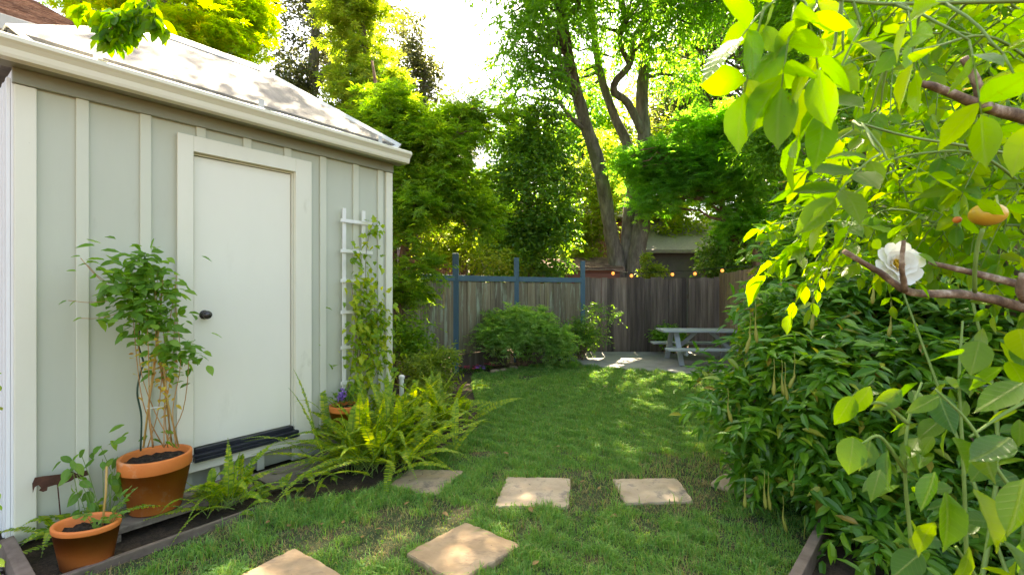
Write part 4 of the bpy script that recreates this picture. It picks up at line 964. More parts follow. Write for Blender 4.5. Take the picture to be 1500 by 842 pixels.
# yellow green tree behind the shed
CR = cat(blob_clumps(P_(300, 30, 10.5), (1.2, 1.0, 1.3), 34, .35, .6, .4, .6), blob_clumps(P_(250, 100, 10.2), (.9, .8, .5), 14, .3, .5, .4, .6), blob_clumps(P_(345, 130, 10.5), (.7, .6, .5), 10, .25, .4, .4, .5), blob_clumps(P_(200, 10, 10.5), (.9, .8, .9), 20, .3, .5, .4), blob_clumps(P_(140, 0, 11), (.9, .8, 1.0), 18, .3, .5, .4), blob_clumps(P_(420, 170, 10.2), (.5, .5, .3), 7, .2, .35, .4, .5))
tree('maple_tree', 'yellow green maple with reddish tips rising behind the shed roof', (-6.6, 10.6), [([(-6.6, 10.6, 0), (-6.7, 10.6, 3), (-6.6, 10.5, 5.5), (-6.5, 10.5, 8)], (.18, .15, .11, .05))], CR, 'L_yellowtree', T_MAPLE, 36, 6, .3, .3, .155, limb=(.04, .01), nj=.4)
# column of yellow green between
CR = cat(blob_clumps(P_(520, 40, 9.8), (.5, .5, 1.5), 20, .25, .42, .3, .6), blob_clumps(P_(550, 130, 9.4), (.55, .5, .6), 14, .25, .4, .3, .5), blob_clumps(P_(500, 180, 9.4), (.5, .5, .4), 9, .2, .35, .3, .5))
tree('maple_tree', 'narrow yellow green maple between the dark oak and the sky gap', (-3.3, 9.8), [([(-3.3, 9.8, 0), (-3.2, 9.8, 3), (-3.0, 9.8, 5.5), (-3.1, 9.8, 7.5)], (.10, .08, .06, .03))], CR, 'L_bright', T_MAPLE, 32, 6, .3, .3, .14, limb=(.03, .008), nj=.4)
# dark oak
CR = cat(blob_clumps(P_(455, 60, 14.5), (1.7, 1.4, 2.3), 42, .4, .75, .4), blob_clumps(P_(560, 60, 15), (.8, .9, 1.7), 18, .35, .6, .4), blob_clumps(P_(430, 170, 14.2), (1.2, 1, .9), 14, .35, .6, .4), blob_clumps(P_(470, -60, 14.5), (2.2, 1.5, 1.4), 22, .4, .75, .4))
tree('oak_tree', 'dark grey green live oak with a forked trunk showing gaps of sky', (-6.2, 14.5), [([(-6.2, 14.5, 0), P_(452, 190, 14.5), P_(458, 120, 14.5), P_(462, 50, 14.5), P_(470, -40, 14.5)], (.28, .2, .17, .13, .07)), ([P_(458, 130, 14.5), P_(490, 90, 14.4), P_(520, 40, 14.4), P_(545, -20, 14.4)], (.13, .11, .08, .05))], CR, 'L_oak', T_OVAL, 44, 6, .3, .2, .105, limb=(.05, .01), nj=.7)
CR = cat(blob_clumps(P_(612, 130, 17), (.75, .8, 2.2), 22, .4, .65, .4), blob_clumps(P_(600, 60, 17), (.4, .5, .8), 7, .3, .45, .3), blob_clumps(P_(650, 200, 17), (1.1, 1, 1.3), 16, .4, .65, .4))
tree('oak_tree', 'slender grey green oak in the far gap beside the white sky', (-3.2, 17), [([(-3.2, 17, 0), (-3.2, 17, 4), (-3.1, 17, 9)], (.2, .16, .06))], CR, 'L_oak', T_OVAL, 44, 6, .3, .2, .12, limb=(.04, .01), nj=.7)
# dark maple in front of the big tree
CR = cat(blob_clumps(P_(985, 240, 11.6), (1.1, .5, .55), 24, .28, .5, .4, .5), blob_clumps(P_(1080, 190, 11.4), (1.3, .5, .6), 18, .25, .45, .4, .5), blob_clumps(P_(1060, 260, 11.5), (1.3, .6, .8), 34, .3, .5, .4, .35), blob_clumps(P_(1110, 200, 11.5), (1.0, .6, .5), 18, .3, .5, .4, .35), blob_clumps(P_(960, 300, 11.6), (.45, .4, .35), 8, .2, .35, .4, .4), blob_clumps(P_(1110, 330, 11.5), (.8, .5, .5), 14, .3, .45, .4, .4), blob_clumps(P_(915, 235, 11.3), (.3, .3, .25), 5, .2, .3, .3, .4))
tree('maple_tree', 'deep green spreading maple overhanging the plank fence and hiding a tree trunk', (6.2, 11.7), [([(6.2, 11.7, 0), P_(1105, 375, 11.7), P_(1070, 345, 11.6), P_(1058, 310, 11.5), P_(1065, 250, 11.5)], (.12, .10, .085, .07, .04))], CR, 'L_darkmaple', T_MAPLE, 36, 6, .34, .28, .145, bark='bark_red', limb=(.035, .008), nj=.3)
# background oak on the right
CR = cat(blob_clumps(P_(1090, 100, 15.5), (2.6, 1.2, 2.6), 70, .45, .8, .45), blob_clumps(P_(1200, 200, 15), (1.9, 1.2, 3), 50, .45, .8, .45), blob_clumps(P_(1000, 160, 15.5), (1.3, .9, 1.6), 24, .4, .7, .4))
tree('oak_tree', 'tall grey green oak filling the gap between the big tree and the near leaves', (8, 15.5), [([(8, 15.5, 0), (7.8, 15.5, 4), (7.6, 15.5, 9)], (.3, .22, .08))], CR, 'L_oak', T_OVAL, 44, 6, .32, .25, .13, nj=.7)
CR = cat(blob_clumps(P_(1170, 60, 9.5), (.8, .8, 1.8), 34, .3, .55, .4), blob_clumps(P_(1140, 190, 9.3), (.7, .6, .7), 18, .28, .45, .4), blob_clumps(P_(1290, 150, 9.5), (1.3, .9, 2.2), 44, .35, .6, .45))
tree('leafy_tree', 'fresh green feathery tree just behind the near overhanging leaves', (6.3, 9.7), [([(6.3, 9.7, 0), (6.2, 9.6, 3), (6.0, 9.5, 6.5)], (.14, .11, .05))], CR, 'L_walnut', T_LANCE, 46, 8, .36, .6, .11, nj=.5)
# shrubs beyond fence
def bush(name, label, c, blobs, leafm, tm, twigs, k, Lt, droop, lsz, stem=True, category='shrub', bark='twig', **kw):
    e = empty(name, (c[0], c[1], 0), label, category); CR = cat(*blobs); tb = MB()
    limbs(tb, CR[0], np.array([(c[0] + rng.normal(0, .06), c[1] + rng.normal(0, .06), 0.0) for _ in range(5)]), .014, .004, .7)
    tb.build('stem', M[bark], e, world=True, smooth=True)
    mb = MB(); add_leaves(mb, *spray(CR[0], CR[1], twigs, k, Lt, droop, lsz, **kw), tm); mb.build('foliage', M[leafm], e, world=True)
    return e
bush('shrub', 'rounded dark shrub behind the plank fence under the deep green maple', (4.7, 11.9), [blob_clumps(P_(1062, 378, 12), (.62, .5, .6), 20, .22, .4, .5)], 'L_ever', T_OVAL, 50, 6, .22, .2, .085, nj=.6)
bush('shrub', 'sunlit yellow green shrub between the evergreen and the multi trunk tree', (2.2, 14), [blob_clumps(P_(868, 300, 14.3), (.75, .6, 1.3), 26, .28, .5, .4), blob_clumps(P_(850, 360, 13.8), (.6, .5, .6), 12, .25, .4, .4), blob_clumps(P_(880, 240, 14.8), (.5, .5, .8), 9, .25, .45, .4)], 'L_bright', T_OVAL, 46, 6, .26, .2, .10, nj=.6)
bush('weed', 'small pale leafy weeds poking above the plank fence', (3.3, 11.0), [blob_clumps(P_(955, 395, 11), (.28, .12, .14), 8, .08, .14, .3), blob_clumps(P_(945, 380, 11), (.06, .08, .2), 4, .06, .1, .3)], 'L_bright', T_OVAL, 22, 5, .14, .1, .07, category='plant')
bush('shrub', 'loose light shrub with pale young leaves behind the first blue fence post', (-.9, 9.6), [blob_clumps(P_(655, 345, 9.4), (.75, .4, .6), 24, .2, .35, .4), blob_clumps(P_(620, 300, 9.4), (.5, .4, .6), 12, .2, .3, .4), blob_clumps(P_(720, 385, 9.8), (.5, .3, .25), 8, .15, .25, .4)], 'L_bright', T_OVAL, 34, 5, .22, .2, .075, nj=.6)
# far ring of trees
far = [(2.6, 19, 9.5), (5.8, 20.5, 10.5), (3.9, 16.2, 0.0), (-15, 19, 9), (-11, 22, 10), (-8, 18, 7), (-1.6, 20.5, 6.8), (1.2, 22, 8.5), (4.5, 25, 10), (8, 23, 11), (12, 20, 10), (15.5, 18, 10), (18, 14, 9), (13, 12.5, 9), (-11, 14, 8), (10.2, 16, 9)]
for i, (x, y, h_) in enumerate(far):
    if h_ == 0: continue
    CR = cat(blob_clumps((x, y, h_*.55), (2.3, 1.8, h_*.45), 60, .5, 1.0, .5))
    tree('background_tree', 'bushy green tree in the far row beyond the houses and fences', (x, y), [([(x, y, 0), (x, y, h_*.4), (x+.2, y, h_*.8)], (.25, .2, .08))], CR, ('L_walnut', 'L_bright', 'L_ever')[i % 3], T_OVAL, 60, 5, .45, .3, .17, prob=.4, nj=.7, group='trees in the far row')

# ------------------------------------------------------------------ shrubs along the fence
bush('weeping_maple', 'low mounded lace leaf maple in front of the blue fence posts', (.12, 8.75), [blob_clumps(P_(762, 474, 8.5), (.50, .35, .20), 20, .10, .2, .5, .45), blob_clumps(P_(728, 488, 8.3), (.26, .25, .18), 8, .10, .16, .5, .5), blob_clumps(P_(808, 492, 8.6), (.26, .25, .18), 8, .10, .16, .5, .5)], 'L_weep', T_MAPLE, 34, 7, .30, .5, .085, bark='bark_red', nj=.35, category='maple')
bush('shrub', 'dark wispy shrub between the lace leaf maple and the plank fence', (1.35, 9.4), [blob_clumps(P_(855, 490, 9.4), (.34, .3, .22), 12, .12, .2, .4), blob_clumps(P_(880, 460, 9.6), (.30, .25, .28), 6, .07, .13, .3)], 'L_ever', T_NARROW, 30, 7, .26, .2, .07, nj=.6)
bush('young_shrub', 'small green shrub against the plank fence behind the picnic table', (3.35, 10.2), [blob_clumps(P_(985, 490, 10.3), (.28, .2, .25), 14, .1, .18, .4)], 'L_climb', T_OVAL, 30, 5, .16, .2, .07)
bush('shrub', 'yellow tipped leafy shrub behind the ferns near the first blue post', (-.85, 6.1), [blob_clumps(P_(628, 548, 6.0), (.26, .26, .18), 10, .10, .17, .4), blob_clumps(P_(648, 522, 6.2), (.12, .16, .10), 5, .07, .11, .4)], 'L_bright', T_LANCE, 40, 7, .18, .3, .06, nj=.5)
bush('shrub', 'dense green shrub filling the corner between shed and lichened fence', (-1.5, 6.4), [blob_clumps(P_(595, 480, 6.4), (.24, .3, .42), 9, .14, .22, .4)], 'L_lightmaple', T_OVAL, 40, 6, .2, .3, .06, nj=.5)
# flowers
for i, (px, py, Yy, mt, lb) in enumerate([(678, 543, 8.05, 'petal_red', 'red bedding flowers nearest the first blue post'), (695, 542, 8.15, 'petal_red', 'red bedding flowers between two other flower clumps'), (705, 543, 8.1, 'petal_purple', 'purple bedding flowers beside the red ones'), (716, 538, 8.35, 'petal_red', 'red bedding flowers at the far end by the edging stones')]):
    c_ = gp(px, py+3); e = empty('bedding_flower', c_, lb, 'flower'); mb = MB(); n_ = 60
    d = unit(rng.normal(size=(n_, 3)) + (0, 0, .8)); add_leaves(mb, c_ + d*rng.uniform(.02, .09, (n_, 1))*np.array([1, 1, .6]) + (0, 0, .01), d, np.array([0, 0, 1.]) + rng.normal(0, .4, (n_, 3)), .045, T_OVAL); mb.build('foliage', M['L_ever'], e, world=True)
    for k in range(7):
        mb = MB(); q = c_ + np.array([rng.normal(0, .055), rng.normal(0, .055), .09 + rng.uniform(-.02, .03)]); m_ = 6
        a = np.arange(m_)*2*math.pi/m_; d = np.stack([np.cos(a), np.sin(a)-.3, np.full(m_, .35)], 1); add_leaves(mb, np.tile(q, (m_, 1)), d, np.tile([0, -.4, 1.], (m_, 1)), .032, T_OVAL)
        mb.build('bloom', M[mt], e, world=True)
for i, (px, py) in enumerate([(725, 546), (738, 545), (752, 541)]):
    c_ = gp(px, py); mb = MB(); ang = np.linspace(0, 6.283, 10, endpoint=False)
    V = [( .09*r_*math.cos(a)*rng.uniform(.8, 1.2), .06*r_*math.sin(a)*rng.uniform(.8, 1.2), z) for r_, z in ((1, 0), (1.05, .03), (.7, .06)) for a in ang] + [(0, 0, .068)]
    mb.faces(V, [(k*10+j, k*10+(j+1) % 10, (k+1)*10+(j+1) % 10, (k+1)*10+j) for k in range(2) for j in range(10)] + [(20+j, 20+(j+1) % 10, 30) for j in range(10)])
    o = mb.build('edging_stone', M['stone_grey'], smooth=False); o.location = [float(v) for v in c_]
    tag(o, 'small pale edging stone between the lawn and the flower bed', 'stone', 'edging stones by the flower bed')
# ------------------------------------------------------------------ wisteria on the right
wb = (2.35, 3.3)
WB = [blob_clumps(P_(1205, 565, 3.25), (.55, .6, .55), 46, .14, .26, .6), blob_clumps(P_(1235, 465, 3.4), (.58, .6, .45), 36, .14, .26, .6), blob_clumps(P_(1190, 405, 3.8), (.28, .4, .38), 16, .12, .22, .5),
      blob_clumps(P_(1165, 640, 3.05), (.30, .35, .38), 18, .12, .2, .5), blob_clumps(P_(1250, 655, 3.0), (.35, .4, .35), 18, .12, .22, .5), blob_clumps(P_(1330, 560, 3.2), (.6, .6, .7), 36, .16, .28, .6),
      blob_clumps(P_(1420, 460, 3.0), (.6, .6, .6), 26, .16, .28, .6), blob_clumps(P_(1400, 740, 2.55), (.5, .35, .28), 22, .12, .22, .4), blob_clumps(P_(1330, 330, 3.9), (.8, .7, .8), 40, .16, .3, .6), blob_clumps(P_(1440, 250, 3.6), (.8, .7, .9), 36, .16, .3, .6),
      blob_clumps(P_(1250, 320, 4.3), (.55, .6, .45), 20, .14, .26, .5), blob_clumps(P_(1380, 130, 4.4), (1.0, .8, 1.0), 40, .18, .32, .6)]
ws = empty('wisteria', (*wb, 0), 'huge wisteria bush with dark green leaflets spilling over the lawn edge', 'shrub')
CRw = cat(*WB); tb = MB()
b0s = np.array([(wb[0] + rng.normal(0, .08), wb[1] + rng.normal(0, .08), 0.0) for _ in range(6)])
limbs(tb, CRw[0], np.concatenate([b0s, b0s + (.05, .1, .7), b0s + (.2, .2, 1.5)]), .022, .005, .55)
for q in b0s: tb.tube(smooth_path([q, q + (.02, .05, .7) + rng.normal(0, .04, 3), q + (.15, .2, 1.5)], 12), np.linspace(.035, .02, 13), 8)
tb.build('stem', M['twig'], ws, world=True, smooth=True)
mb = MB(); add_leaves(mb, *spray(CRw[0], CRw[1]*np.array([1.1, 1.1, .6]), 21, 9, .26, .34, .108, out=1.0, lift=.0, down=.12, nj=.3, nbias=(-.1, -.35, 1), ctr=(2.5, 3.6, 1.1)), T_LANCE)
mb.build('foliage', M['L_shrub'], ws, world=True)
pods = [(1134, 566), (1142, 568), (1150, 566), (1158, 564), (1064, 620), (1117, 730), (1129, 728), (1164, 715), (1199, 728), (1206, 735), (1139, 760), (1087, 730), (1178, 800), (1187, 470), (1095, 500), (1100, 480), (1220, 735), (1280, 440), (1300, 480)]
for i, (x, y) in enumerate(pods):
    Yp = 2.75 if y > 600 else 2.62
    x += rng.normal(0, 5); b_ = pt(x, y-14+rng.normal(0, 5), Yp); Lp = rng.uniform(.09, .13)
    tl_ = rng.normal(0, .018); mb = MB(); mb.tube([b_ + (0, 0, .10), b_ + (.004, 0, .05), b_, b_ + (.003, .002, -Lp*.3), b_ + (tl_*.5, 0, -Lp*.62), b_ + (tl_*.85, 0, -Lp*.88), b_ + (tl_, 0, -Lp)], [.0015, .0016, .003, .006, .0105, .009, .002], 10)
    mb.build('seed_pod', M['pod'], ws, world=True, smooth=True)

# ------------------------------------------------------------------ leaves close to the camera
def comp(lf, st_, P0, d, up, npair, ll, rl):
    if st_ is not None: BASES.append(np.array(P0))
    d, up = unit(np.array(d, float)), unit(np.array(up, float)); s_ = np.linspace(0, 1, 6)
    path = P0 + d*(rl*s_)[:, None] - np.array([0, 0, 1.])*(rl*.28*s_**2)[:, None]
    st_.tube(path, np.linspace(.0016, .0009, 6), 5)
    Ps, As, Ns, Zs = [], [], [], []
    T = unit(np.gradient(path, axis=0)); side = unit(np.cross(d, up))
    for k in range(npair):
        t = .25 + .62*k/max(1, npair-1); q = np.array([np.interp(t, s_, path[:, i]) for i in range(3)])
        for sg in (1, -1):
            Ps.append(q); As.append(side*sg*.85 + d*.55 + rng.normal(0, .18, 3) - (0, 0, .22)); Ns.append(up + side*sg*rng.uniform(-.1, .5)*-1 + rng.normal(0, .22, 3)); Zs.append(ll*rng.uniform(.8, 1.1)*(.8 + .3*t))
    Ps.append(path[-1]); As.append(T[-1] + rng.normal(0, .12, 3)); Ns.append(up + rng.normal(0, .2, 3)); Zs.append(ll*1.12)
    add_leaves(lf, np.array(Ps), np.array(As), np.array(Ns), np.array(Zs), NEARS, uv=True)
def near_up(p=.68):
    if rng.uniform() < p: return np.array([rng.normal(.1, .35), rng.uniform(.25, 1.0), .75])
    return np.array([rng.normal(0, .5), rng.uniform(-.9, .2), .8])
BASES = []
cv = empty('climbing_shrub', (1.6, 1.3, 0), 'sunlit yellow green climber with arching sprays close to the camera', 'shrub')
lf, st_ = MB(), MB()
exp_ = [(1165, 5, .62, -.35, -1, .10, 3, .072), (1145, -5, .62, -.9, -.6, .09, 2, .072), (1120, 10, .62, -.3, -1, .09, 2, .070), (1180, 5, .60, .1, -.9, .07, 2, .068), (1262, 40, .66, -.55, -.8, .11, 3, .07), (1235, 75, .66, -.8, -.5, .08, 2, .066), (1215, 110, .68, -.5, -.8, .09, 2, .06),
        (1195, -10, .7, .2, -1, .05, 1, .06), (1330, 10, .68, -.3, -1, .10, 3, .062), (1420, 60, .62, -.2, -1, .09, 2, .062), (1470, 80, .65, .1, -1, .1, 2, .062), (1250, 190, .8, -.8, -.5, .1, 2, .055),
        (1290, 225, .7, -.9, -.4, .11, 3, .066), (1310, 250, .75, -.8, -.3, .11, 2, .07), (1180, 325, 1.3, -1, .1, .16, 4, .055), (1230, 340, 1.15, -1, -.2, .15, 4, .06), (1170, 350, 1.2, -.8, -.5, .14, 3, .06), (1215, 372, 1.2, -.8, -.5, .10, 3, .06), (1200, 375, 1.3, -.5, -.8, .14, 3, .055)]
for (x, y, Yy, dx, dz, rl, npr, ll) in exp_:
    comp(lf, st_, pt(x, y, Yy), (dx, rng.uniform(-.5, .1), dz), near_up(.9), npr, ll, rl)
MAIN = []
for pth, r0 in (([(1560, 0, .75), (1400, 4, .72), (1280, 5, .68), (1150, -12, .62)], .0035), ([(1560, 240, 1.0), (1420, 215, .9), (1330, 200, .85), (1250, 178, .8)], .0032), ([(1560, 330, 1.2), (1400, 330, 1.2), (1260, 330, 1.2), (1150, 318, 1.3)], .003),
      ([(1420, 420, 2.0), (1400, 250, 1.9), (1340, 130, 1.8), (1260, 60, 1.75)], .006), ([(1500, 420, 1.7), (1480, 250, 1.6), (1450, 100, 1.5), (1400, -20, 1.4)], .006), ([(1320, 420, 2.3), (1300, 300, 2.2), (1240, 230, 2.1), (1200, 215, 2.0)], .005), ([(1400, 300, 1.5), (1330, 270, 1.45), (1260, 260, 1.4), (1200, 265, 1.4)], .004), ([(1540, 120, 1.3), (1440, 60, 1.2), (1350, 40, 1.15), (1270, 50, 1.1)], .004)):
    MAIN.append(smooth_path([pt(*q) for q in pth], 24)); MAIN[-1] = (MAIN[-1], r0)
gnd = np.array([1.75, 1.6, 0.0])
for P, r0 in list(MAIN[3:6]):
    Q = smooth_path([gnd + rng.normal(0, .05, 3)*np.array([1, 1, 0]), (gnd + P[0])/2 + (.05, .05, .1), P[0]], 12); MAIN.append((Q, r0*1.6))
for k in range(20):
    y0 = rng.uniform(-40, 430); D0 = rng.uniform(1.0, 2.3); x1, y1 = rng.uniform(1120, 1330), y0 + rng.uniform(-120, 60)
    if y1 < 200: x1 = max(x1, 1215)
    MAIN.append((smooth_path([pt(1570, y0 + 60, D0*1.05), pt((1570 + x1)/2 + 40, (y0 + y1)/2 - 25, D0), pt((1570 + 2*x1)/3, y1 - 15, D0*.97), pt(x1, y1 + 10, D0*.94)], 20), .0035))
REG = [(1205, -30), (1215, 40), (1280, 60), (1265, 150), (1230, 200), (1190, 260), (1120, 330), (1110, 385), (1180, 415), (1260, 385), (1380, 400), (1540, 420), (1540, -30)]
ALLQ = np.concatenate([q for q, _ in MAIN]); npl = 0; tries = 0
while npl < 470 and tries < 40000:
    tries += 1
    q = ALLQ[rng.integers(len(ALLQ))] + unit(rng.normal(size=3))*rng.uniform(.03, .20)
    if q[1] < .55: continue
    x, y = 750 + FPX*q[0]/q[1], 421 - FPX*(q[2] - CAMH)/q[1]
    if not inpoly(np.array([x]), np.array([y]), REG)[0]: continue
    if q[1] < 1.02 and (rng.uniform() < .85 or (y > 250 and x > 1200)): continue
    if y > 330 and x > 1230 and q[1] < 1.25: continue
    comp(lf, st_, q, (rng.uniform(-1, .25), rng.uniform(-.6, .4), rng.uniform(-.9, .3)), near_up(), int(rng.integers(2, 5)), rng.uniform(.036, .058), rng.uniform(.07, .14)); npl += 1
lf.build('foliage', M['L_near'], cv, world=True, smooth=True)
ALLP = np.concatenate([q for q, _ in MAIN]); tg = MB()
for P, r0 in MAIN: tg.tube(P, np.linspace(r0, r0*.55, len(P)), 7, wob=.04)
for b_ in BASES:
    d_ = np.linalg.norm(ALLP - b_, axis=1); j_ = np.argmin(d_); s0 = ALLP[j_]
    tg.tube(bez(s0, b_, .05*d_[j_], 6, .012*d_[j_]), np.linspace(.0026, .0015, 6), 5)
tg.build('twig', M['greenstem'], cv, world=True, smooth=True)
wd = MB()
P = smooth_path([pt(1560, 185, 1.05), pt(1470, 165, 1.0), pt(1425, 150, .98), pt(1370, 128, .97), pt(1345, 122, .97)], 20); wd.tube(P, np.linspace(.014, .006, len(P)), 9, wob=.06)
P = smooth_path([pt(1440, 152, .98), pt(1430, 120, .97), pt(1412, 85, .96)], 12); wd.tube(P, np.linspace(.010, .007, len(P)), 9, wob=.06)
P = smooth_path([pt(1560, 185, 1.05), pt(1600, 420, 1.2), pt(1580, 700, 1.35), np.array([1.6, 1.3, 0])], 20); wd.tube(P, np.linspace(.014, .022, len(P)), 9, wob=.06)
wd.build('branch', M['twig'], cv, world=True, smooth=True)
st_.build('foliage', M['greenstem'], cv, world=True, smooth=True)

# rose: woody branch, white bloom, hips
rb = empty('rose_bush', (1.75, 1.1, 0), 'rose branch with one white bloom and two coloured hips', 'rose bush')
wd = MB()
P = smooth_path([pt(1620, 480, 1.05), pt(1500, 450, 1.0), pt(1420, 432, .97), pt(1335, 428, .94), pt(1290, 400, .93), pt(1236, 368, .92)], 30); wd.tube(P, np.linspace(.0115, .0045, len(P)), 10, wob=.10)
P = smooth_path([pt(1500, 418, 1.02), pt(1440, 403, 1.0), pt(1385, 390, .99), pt(1362, 384, .98)], 20); wd.tube(P, np.linspace(.009, .004, len(P)), 8, wob=.06)
P = smooth_path([pt(1326, 426, .93), pt(1321, 390, .90), pt(1324, 352, .89)], 12); wd.tube(P, np.linspace(.0055, .0035, len(P)), 8, wob=.08)
P = smooth_path([pt(1500, 440, .98), pt(1493, 425, .96), pt(1499, 400, .95)], 8); wd.tube(P, np.linspace(.007, .006, len(P)), 8)
P = smooth_path([pt(1620, 480, 1.05), np.array([1.7, 1.1, .7]), np.array([1.75, 1.1, 0])], 14); wd.tube(P, np.linspace(.014, .02, len(P)), 8)
wd.build('branch', M['twig'], rb, world=True, smooth=True)
gs = MB(); P = smooth_path([pt(1428, 428, .95), pt(1428, 395, .93), pt(1432, 360, .92), pt(1440, 335, .91)], 14); gs.tube(P, .0036, 8); gs.build('stem', M['greenstem'], rb, world=True, smooth=True)
fc = pt(1312, 388, .97); fdir = unit(np.array([-.15, -1, .25])); ex = unit(np.cross(fdir, (0, 0, 1))); ez_ = np.cross(ex, fdir)
mb = MB()
for ring, (npet, tilt, sz_) in enumerate(((10, .10, .040), (9, .5, .031), (6, .85, .021))):
    a = np.arange(npet)*2*math.pi/npet + ring*.4 + rng.normal(0, .1, npet)
    d = np.cos(a)[:, None]*ex + np.sin(a)[:, None]*ez_; A = d*math.cos(tilt) + fdir*math.sin(tilt); N = fdir*math.cos(tilt) - d*math.sin(tilt)
    add_leaves(mb, fc + d*.006, A, N + rng.normal(0, .15, N.shape), sz_*rng.uniform(.85, 1.1, npet), T_PETAL, uv=True)
fl = mb.build('flower', M['petal_white'], rb, world=True, smooth=True)
mb = MB(); n_ = 60; d = unit(rng.normal(size=(n_, 3)) + fdir*1.4)
for k in range(n_): mb.tube([fc + d[k]*.002, fc + d[k]*rng.uniform(.010, .017)], [.0007, .0013], 5)
mb.build('stamen', M['stamen'], fl, world=True)
for (x, y, Yy, r_, sx_, mt, lb) in ((1447, 314, .92, .027, 1.12, 'hip_yellow', 'large yellow hip'), (1402, 322, .97, .0085, .8, 'hip_orange', 'small orange hip')):
    c_ = pt(x, y, Yy); pr = [(r_*math.sin(t)*(1-.0*t), -r_*.8*math.cos(t)) for t in np.linspace(.02, math.pi-.02, 16)]
    o = MB().lathe(pr, c=c_, n=24, sx=sx_).build('hip', M[mt], rb, world=True, smooth=True); o['label'] = lb

lfr, str_ = MB(), MB()
for (x, y, Yy, dx, dz, s_) in ((1432, 292, .90, .5, -.55, .05), (1462, 285, .91, -.3, -.7, .045), (1418, 300, .92, -.6, -.5, .04), (1475, 300, .93, .6, -.4, .045), (1345, 372, .95, .6, -.3, .04), (1290, 365, .96, -.5, .3, .04), (1300, 350, .96, .2, .7, .035), (1345, 415, .93, .4, -.8, .035)):
    add_leaves(lfr, pt(x, y, Yy)[None], np.array([(dx, -.3, dz)]), near_up(.6)[None], s_, NEARS, uv=True)
lfr.build('foliage', M['L_near'], rb, world=True, smooth=True)
# leafy stems at the lower right
ls = empty('leafy_shrub', (1.0, .8, 0), 'broad leaved shrub with green stems in the near corner below the rose', 'shrub')
lf, st_ = MB(), MB()
stems_ = [[(1345, 960, .8), (1335, 800, .8), (1326, 700, .8), (1330, 620, .8), (1350, 560, .82)], [(1420, 960, .85), (1412, 700, .85), (1405, 560, .88), (1410, 470, .9)], [(1560, 800, .7), (1470, 700, .72), (1420, 620, .74), (1370, 570, .76)], [(1560, 560, .8), (1480, 600, .78), (1420, 640, .76)], [(1560, 700, .62), (1480, 760, .64), (1430, 720, .66)], [(1330, 620, .8), (1290, 590, .8), (1250, 600, .8)], [(1326, 690, .8), (1290, 640, .78), (1262, 650, .78)], [(1500, 960, .62), (1440, 860, .62), (1400, 800, .62)]]
for sp_ in stems_:
    P = smooth_path([pt(*q) for q in sp_], 20); st_.tube(P, np.linspace(.0036, .0018, len(P)), 7)
def big(x, y, Yy, dx, dz, sz_, face=None, dy=None):
    up = np.array(face if face is not None else (rng.normal(0, .35), rng.uniform(-.9, .8), .8))
    add_leaves(lf, pt(x, y, Yy)[None], np.array([(dx, rng.uniform(-.4, .3) if dy is None else dy, dz)], float), up[None], sz_, T_ROUND if rng.uniform() < .35 else NEARS, uv=True)
for q in ((1275, 565, .78, -.5, -.8, .062, (.3, -.9, .6)), (1248, 580, .78, -.4, -.9, .055, (.2, -1, .4)), (1290, 575, .8, -.9, -.35, .06, (0, -.2, 1)), (1320, 570, .8, -.8, -.6, .06, (.2, -.8, .6)), (1345, 560, .8, -.6, -.7, .055, (0, .6, .7)), (1375, 575, .78, .1, -1, .065, (0, .9, .6)), (1385, 560, .8, -.5, -.5, .06, (0, .3, 1)),
          (1250, 640, .78, -.3, -.9, .06, None), (1275, 645, .78, -.6, -.9, .055, None), (1300, 660, .76, -.2, -.9, .06, (0, .9, .5)), (1325, 655, .78, .5, -.8, .06, None), (1345, 640, .8, -.7, -.6, .06, None), (1395, 640, .75, .4, -.7, .07, (0, -.8, .6)), (1440, 640, .72, .2, -.9, .07, (.2, .9, .5)), (1420, 560, .85, .8, -.3, .06, None), (1440, 480, .9, -.1, -.9, .06, (0, .8, .6)), (1465, 500, .9, .4, -.7, .055, None),
          (1385, 720, .62, -.15, -1, .075, (0, -.9, .5)), (1425, 715, .6, .2, -1, .075, (.2, -.9, .6)), (1450, 740, .62, .6, -.8, .07, None), (1370, 690, .66, -.5, -.8, .06, None), (1480, 640, .55, -.9, -.4, .07, (0, -.3, 1)), (1500, 560, .6, -.9, -.4, .07, (0, -.5, 1)), (1420, 800, .6, -.4, -.9, .065, None), (1350, 810, .75, -.6, -.5, .06, None), (1330, 790, .78, .6, -.6, .06, None), (1470, 790, .58, .3, -.9, .07, None), (1500, 700, .58, -.5, -.8, .075, None)):
    big(*q)
RG2 = [(1540, 430), (1440, 450), (1390, 520), (1330, 560), (1235, 590), (1240, 680), (1300, 720), (1310, 860), (1540, 860)]
k = 0
while k < 80:
    x, y = rng.uniform(1230, 1540), rng.uniform(430, 860)
    if not inpoly(np.array([x]), np.array([y]), RG2)[0]: continue
    big(x, y, rng.uniform(.7, 1.25), rng.normal(-.3, .6), rng.uniform(-1, .1), rng.uniform(.045, .068)); k += 1
lf.build('foliage', M['L_near2'], ls, world=True, smooth=True); st_.build('stem', M['greenstem'], ls, world=True, smooth=True)
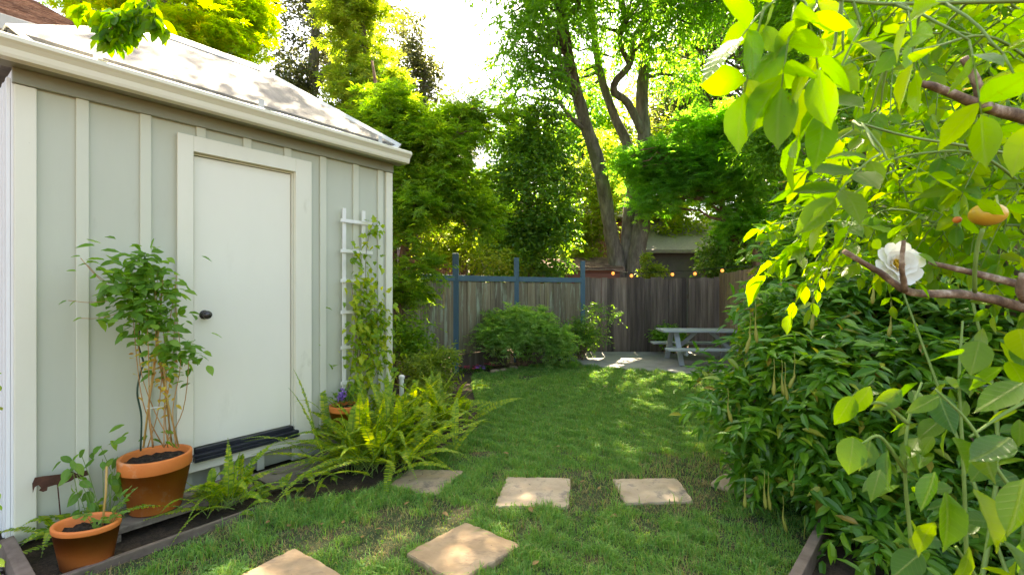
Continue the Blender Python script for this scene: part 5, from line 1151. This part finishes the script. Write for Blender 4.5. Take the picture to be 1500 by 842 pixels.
sw = MB(); sw.tube(smooth_path([pt(1365, 569, .9), pt(1430, 566, .92), pt(1560, 556, 1.0)], 12), .0018, 6)
tag(sw.build('support_wire', M['dkgreen'], loc=pt(1430, 566, .92)), 'thin green wire stretched behind the near broad leaves', 'wire')

# branch hanging over the shed roof
ob = empty('overhanging_branch', tuple(pt(210, -40, 1.75)), 'leafy twig hanging from above in front of the shed roof', 'branch')
lf, st_ = MB(), MB()
tw = [[(250, -60, 1.8), (205, 10, 1.75), (180, 22, 1.72), (150, 18, 1.7), (115, 8, 1.68)], [(205, 8, 1.75), (198, 30, 1.73), (188, 55, 1.72)], [(215, -5, 1.76), (225, 20, 1.74), (232, 40, 1.73)], [(180, 22, 1.72), (165, 40, 1.7), (160, 60, 1.7)]]
for sp_ in tw:
    P = smooth_path([pt(*q) for q in sp_], 16); st_.tube(P, np.linspace(.005, .002, len(P)), 6)
    for j in range(2, len(P)):
        for r_ in range(4):
            a = rng.uniform(0, 6.28); q = P[j] + rng.normal(0, .012, 3)
            add_leaves(lf, q[None], np.array([(math.cos(a)*.7, math.sin(a)*.5, -.75)]), near_up(.6)[None], rng.uniform(.045, .068), NEARS, uv=True)
lf.build('foliage', M['L_near'], ob, world=True, smooth=True); st_.build('stem', M['twig'], ob, world=True, smooth=True)
# leaf tips at the far left edge
lp = empty('leafy_plant', (-1.25, 1.05, 0), 'bright leaf tips of a small plant at the picture edge by the gravel', 'plant')
lf = MB()
for (x, y) in ((-6, 548), (-4, 560), (-8, 575), (-4, 598), (-6, 720), (-2, 735), (-10, 742), (-6, 800), (-2, 822), (-8, 838)):
    q = pt(x-22, y, 1.05); MB().tube(smooth_path([np.array([-1.25, 1.05, 0]), np.array([-1.24, 1.06, q[2]*.6]), q], 8), .002, 5).build('stem', M['greenstem'], lp, world=True, smooth=True)
    add_leaves(lf, q[None], np.array([(1, -.1, rng.uniform(-.2, .2))]), np.array([(-.2, .3, 1)]) + rng.normal(0, .2, (1, 3)), .052, T_NEAR, uv=True)
lf.build('foliage', M['L_near'], lp, world=True, smooth=True)
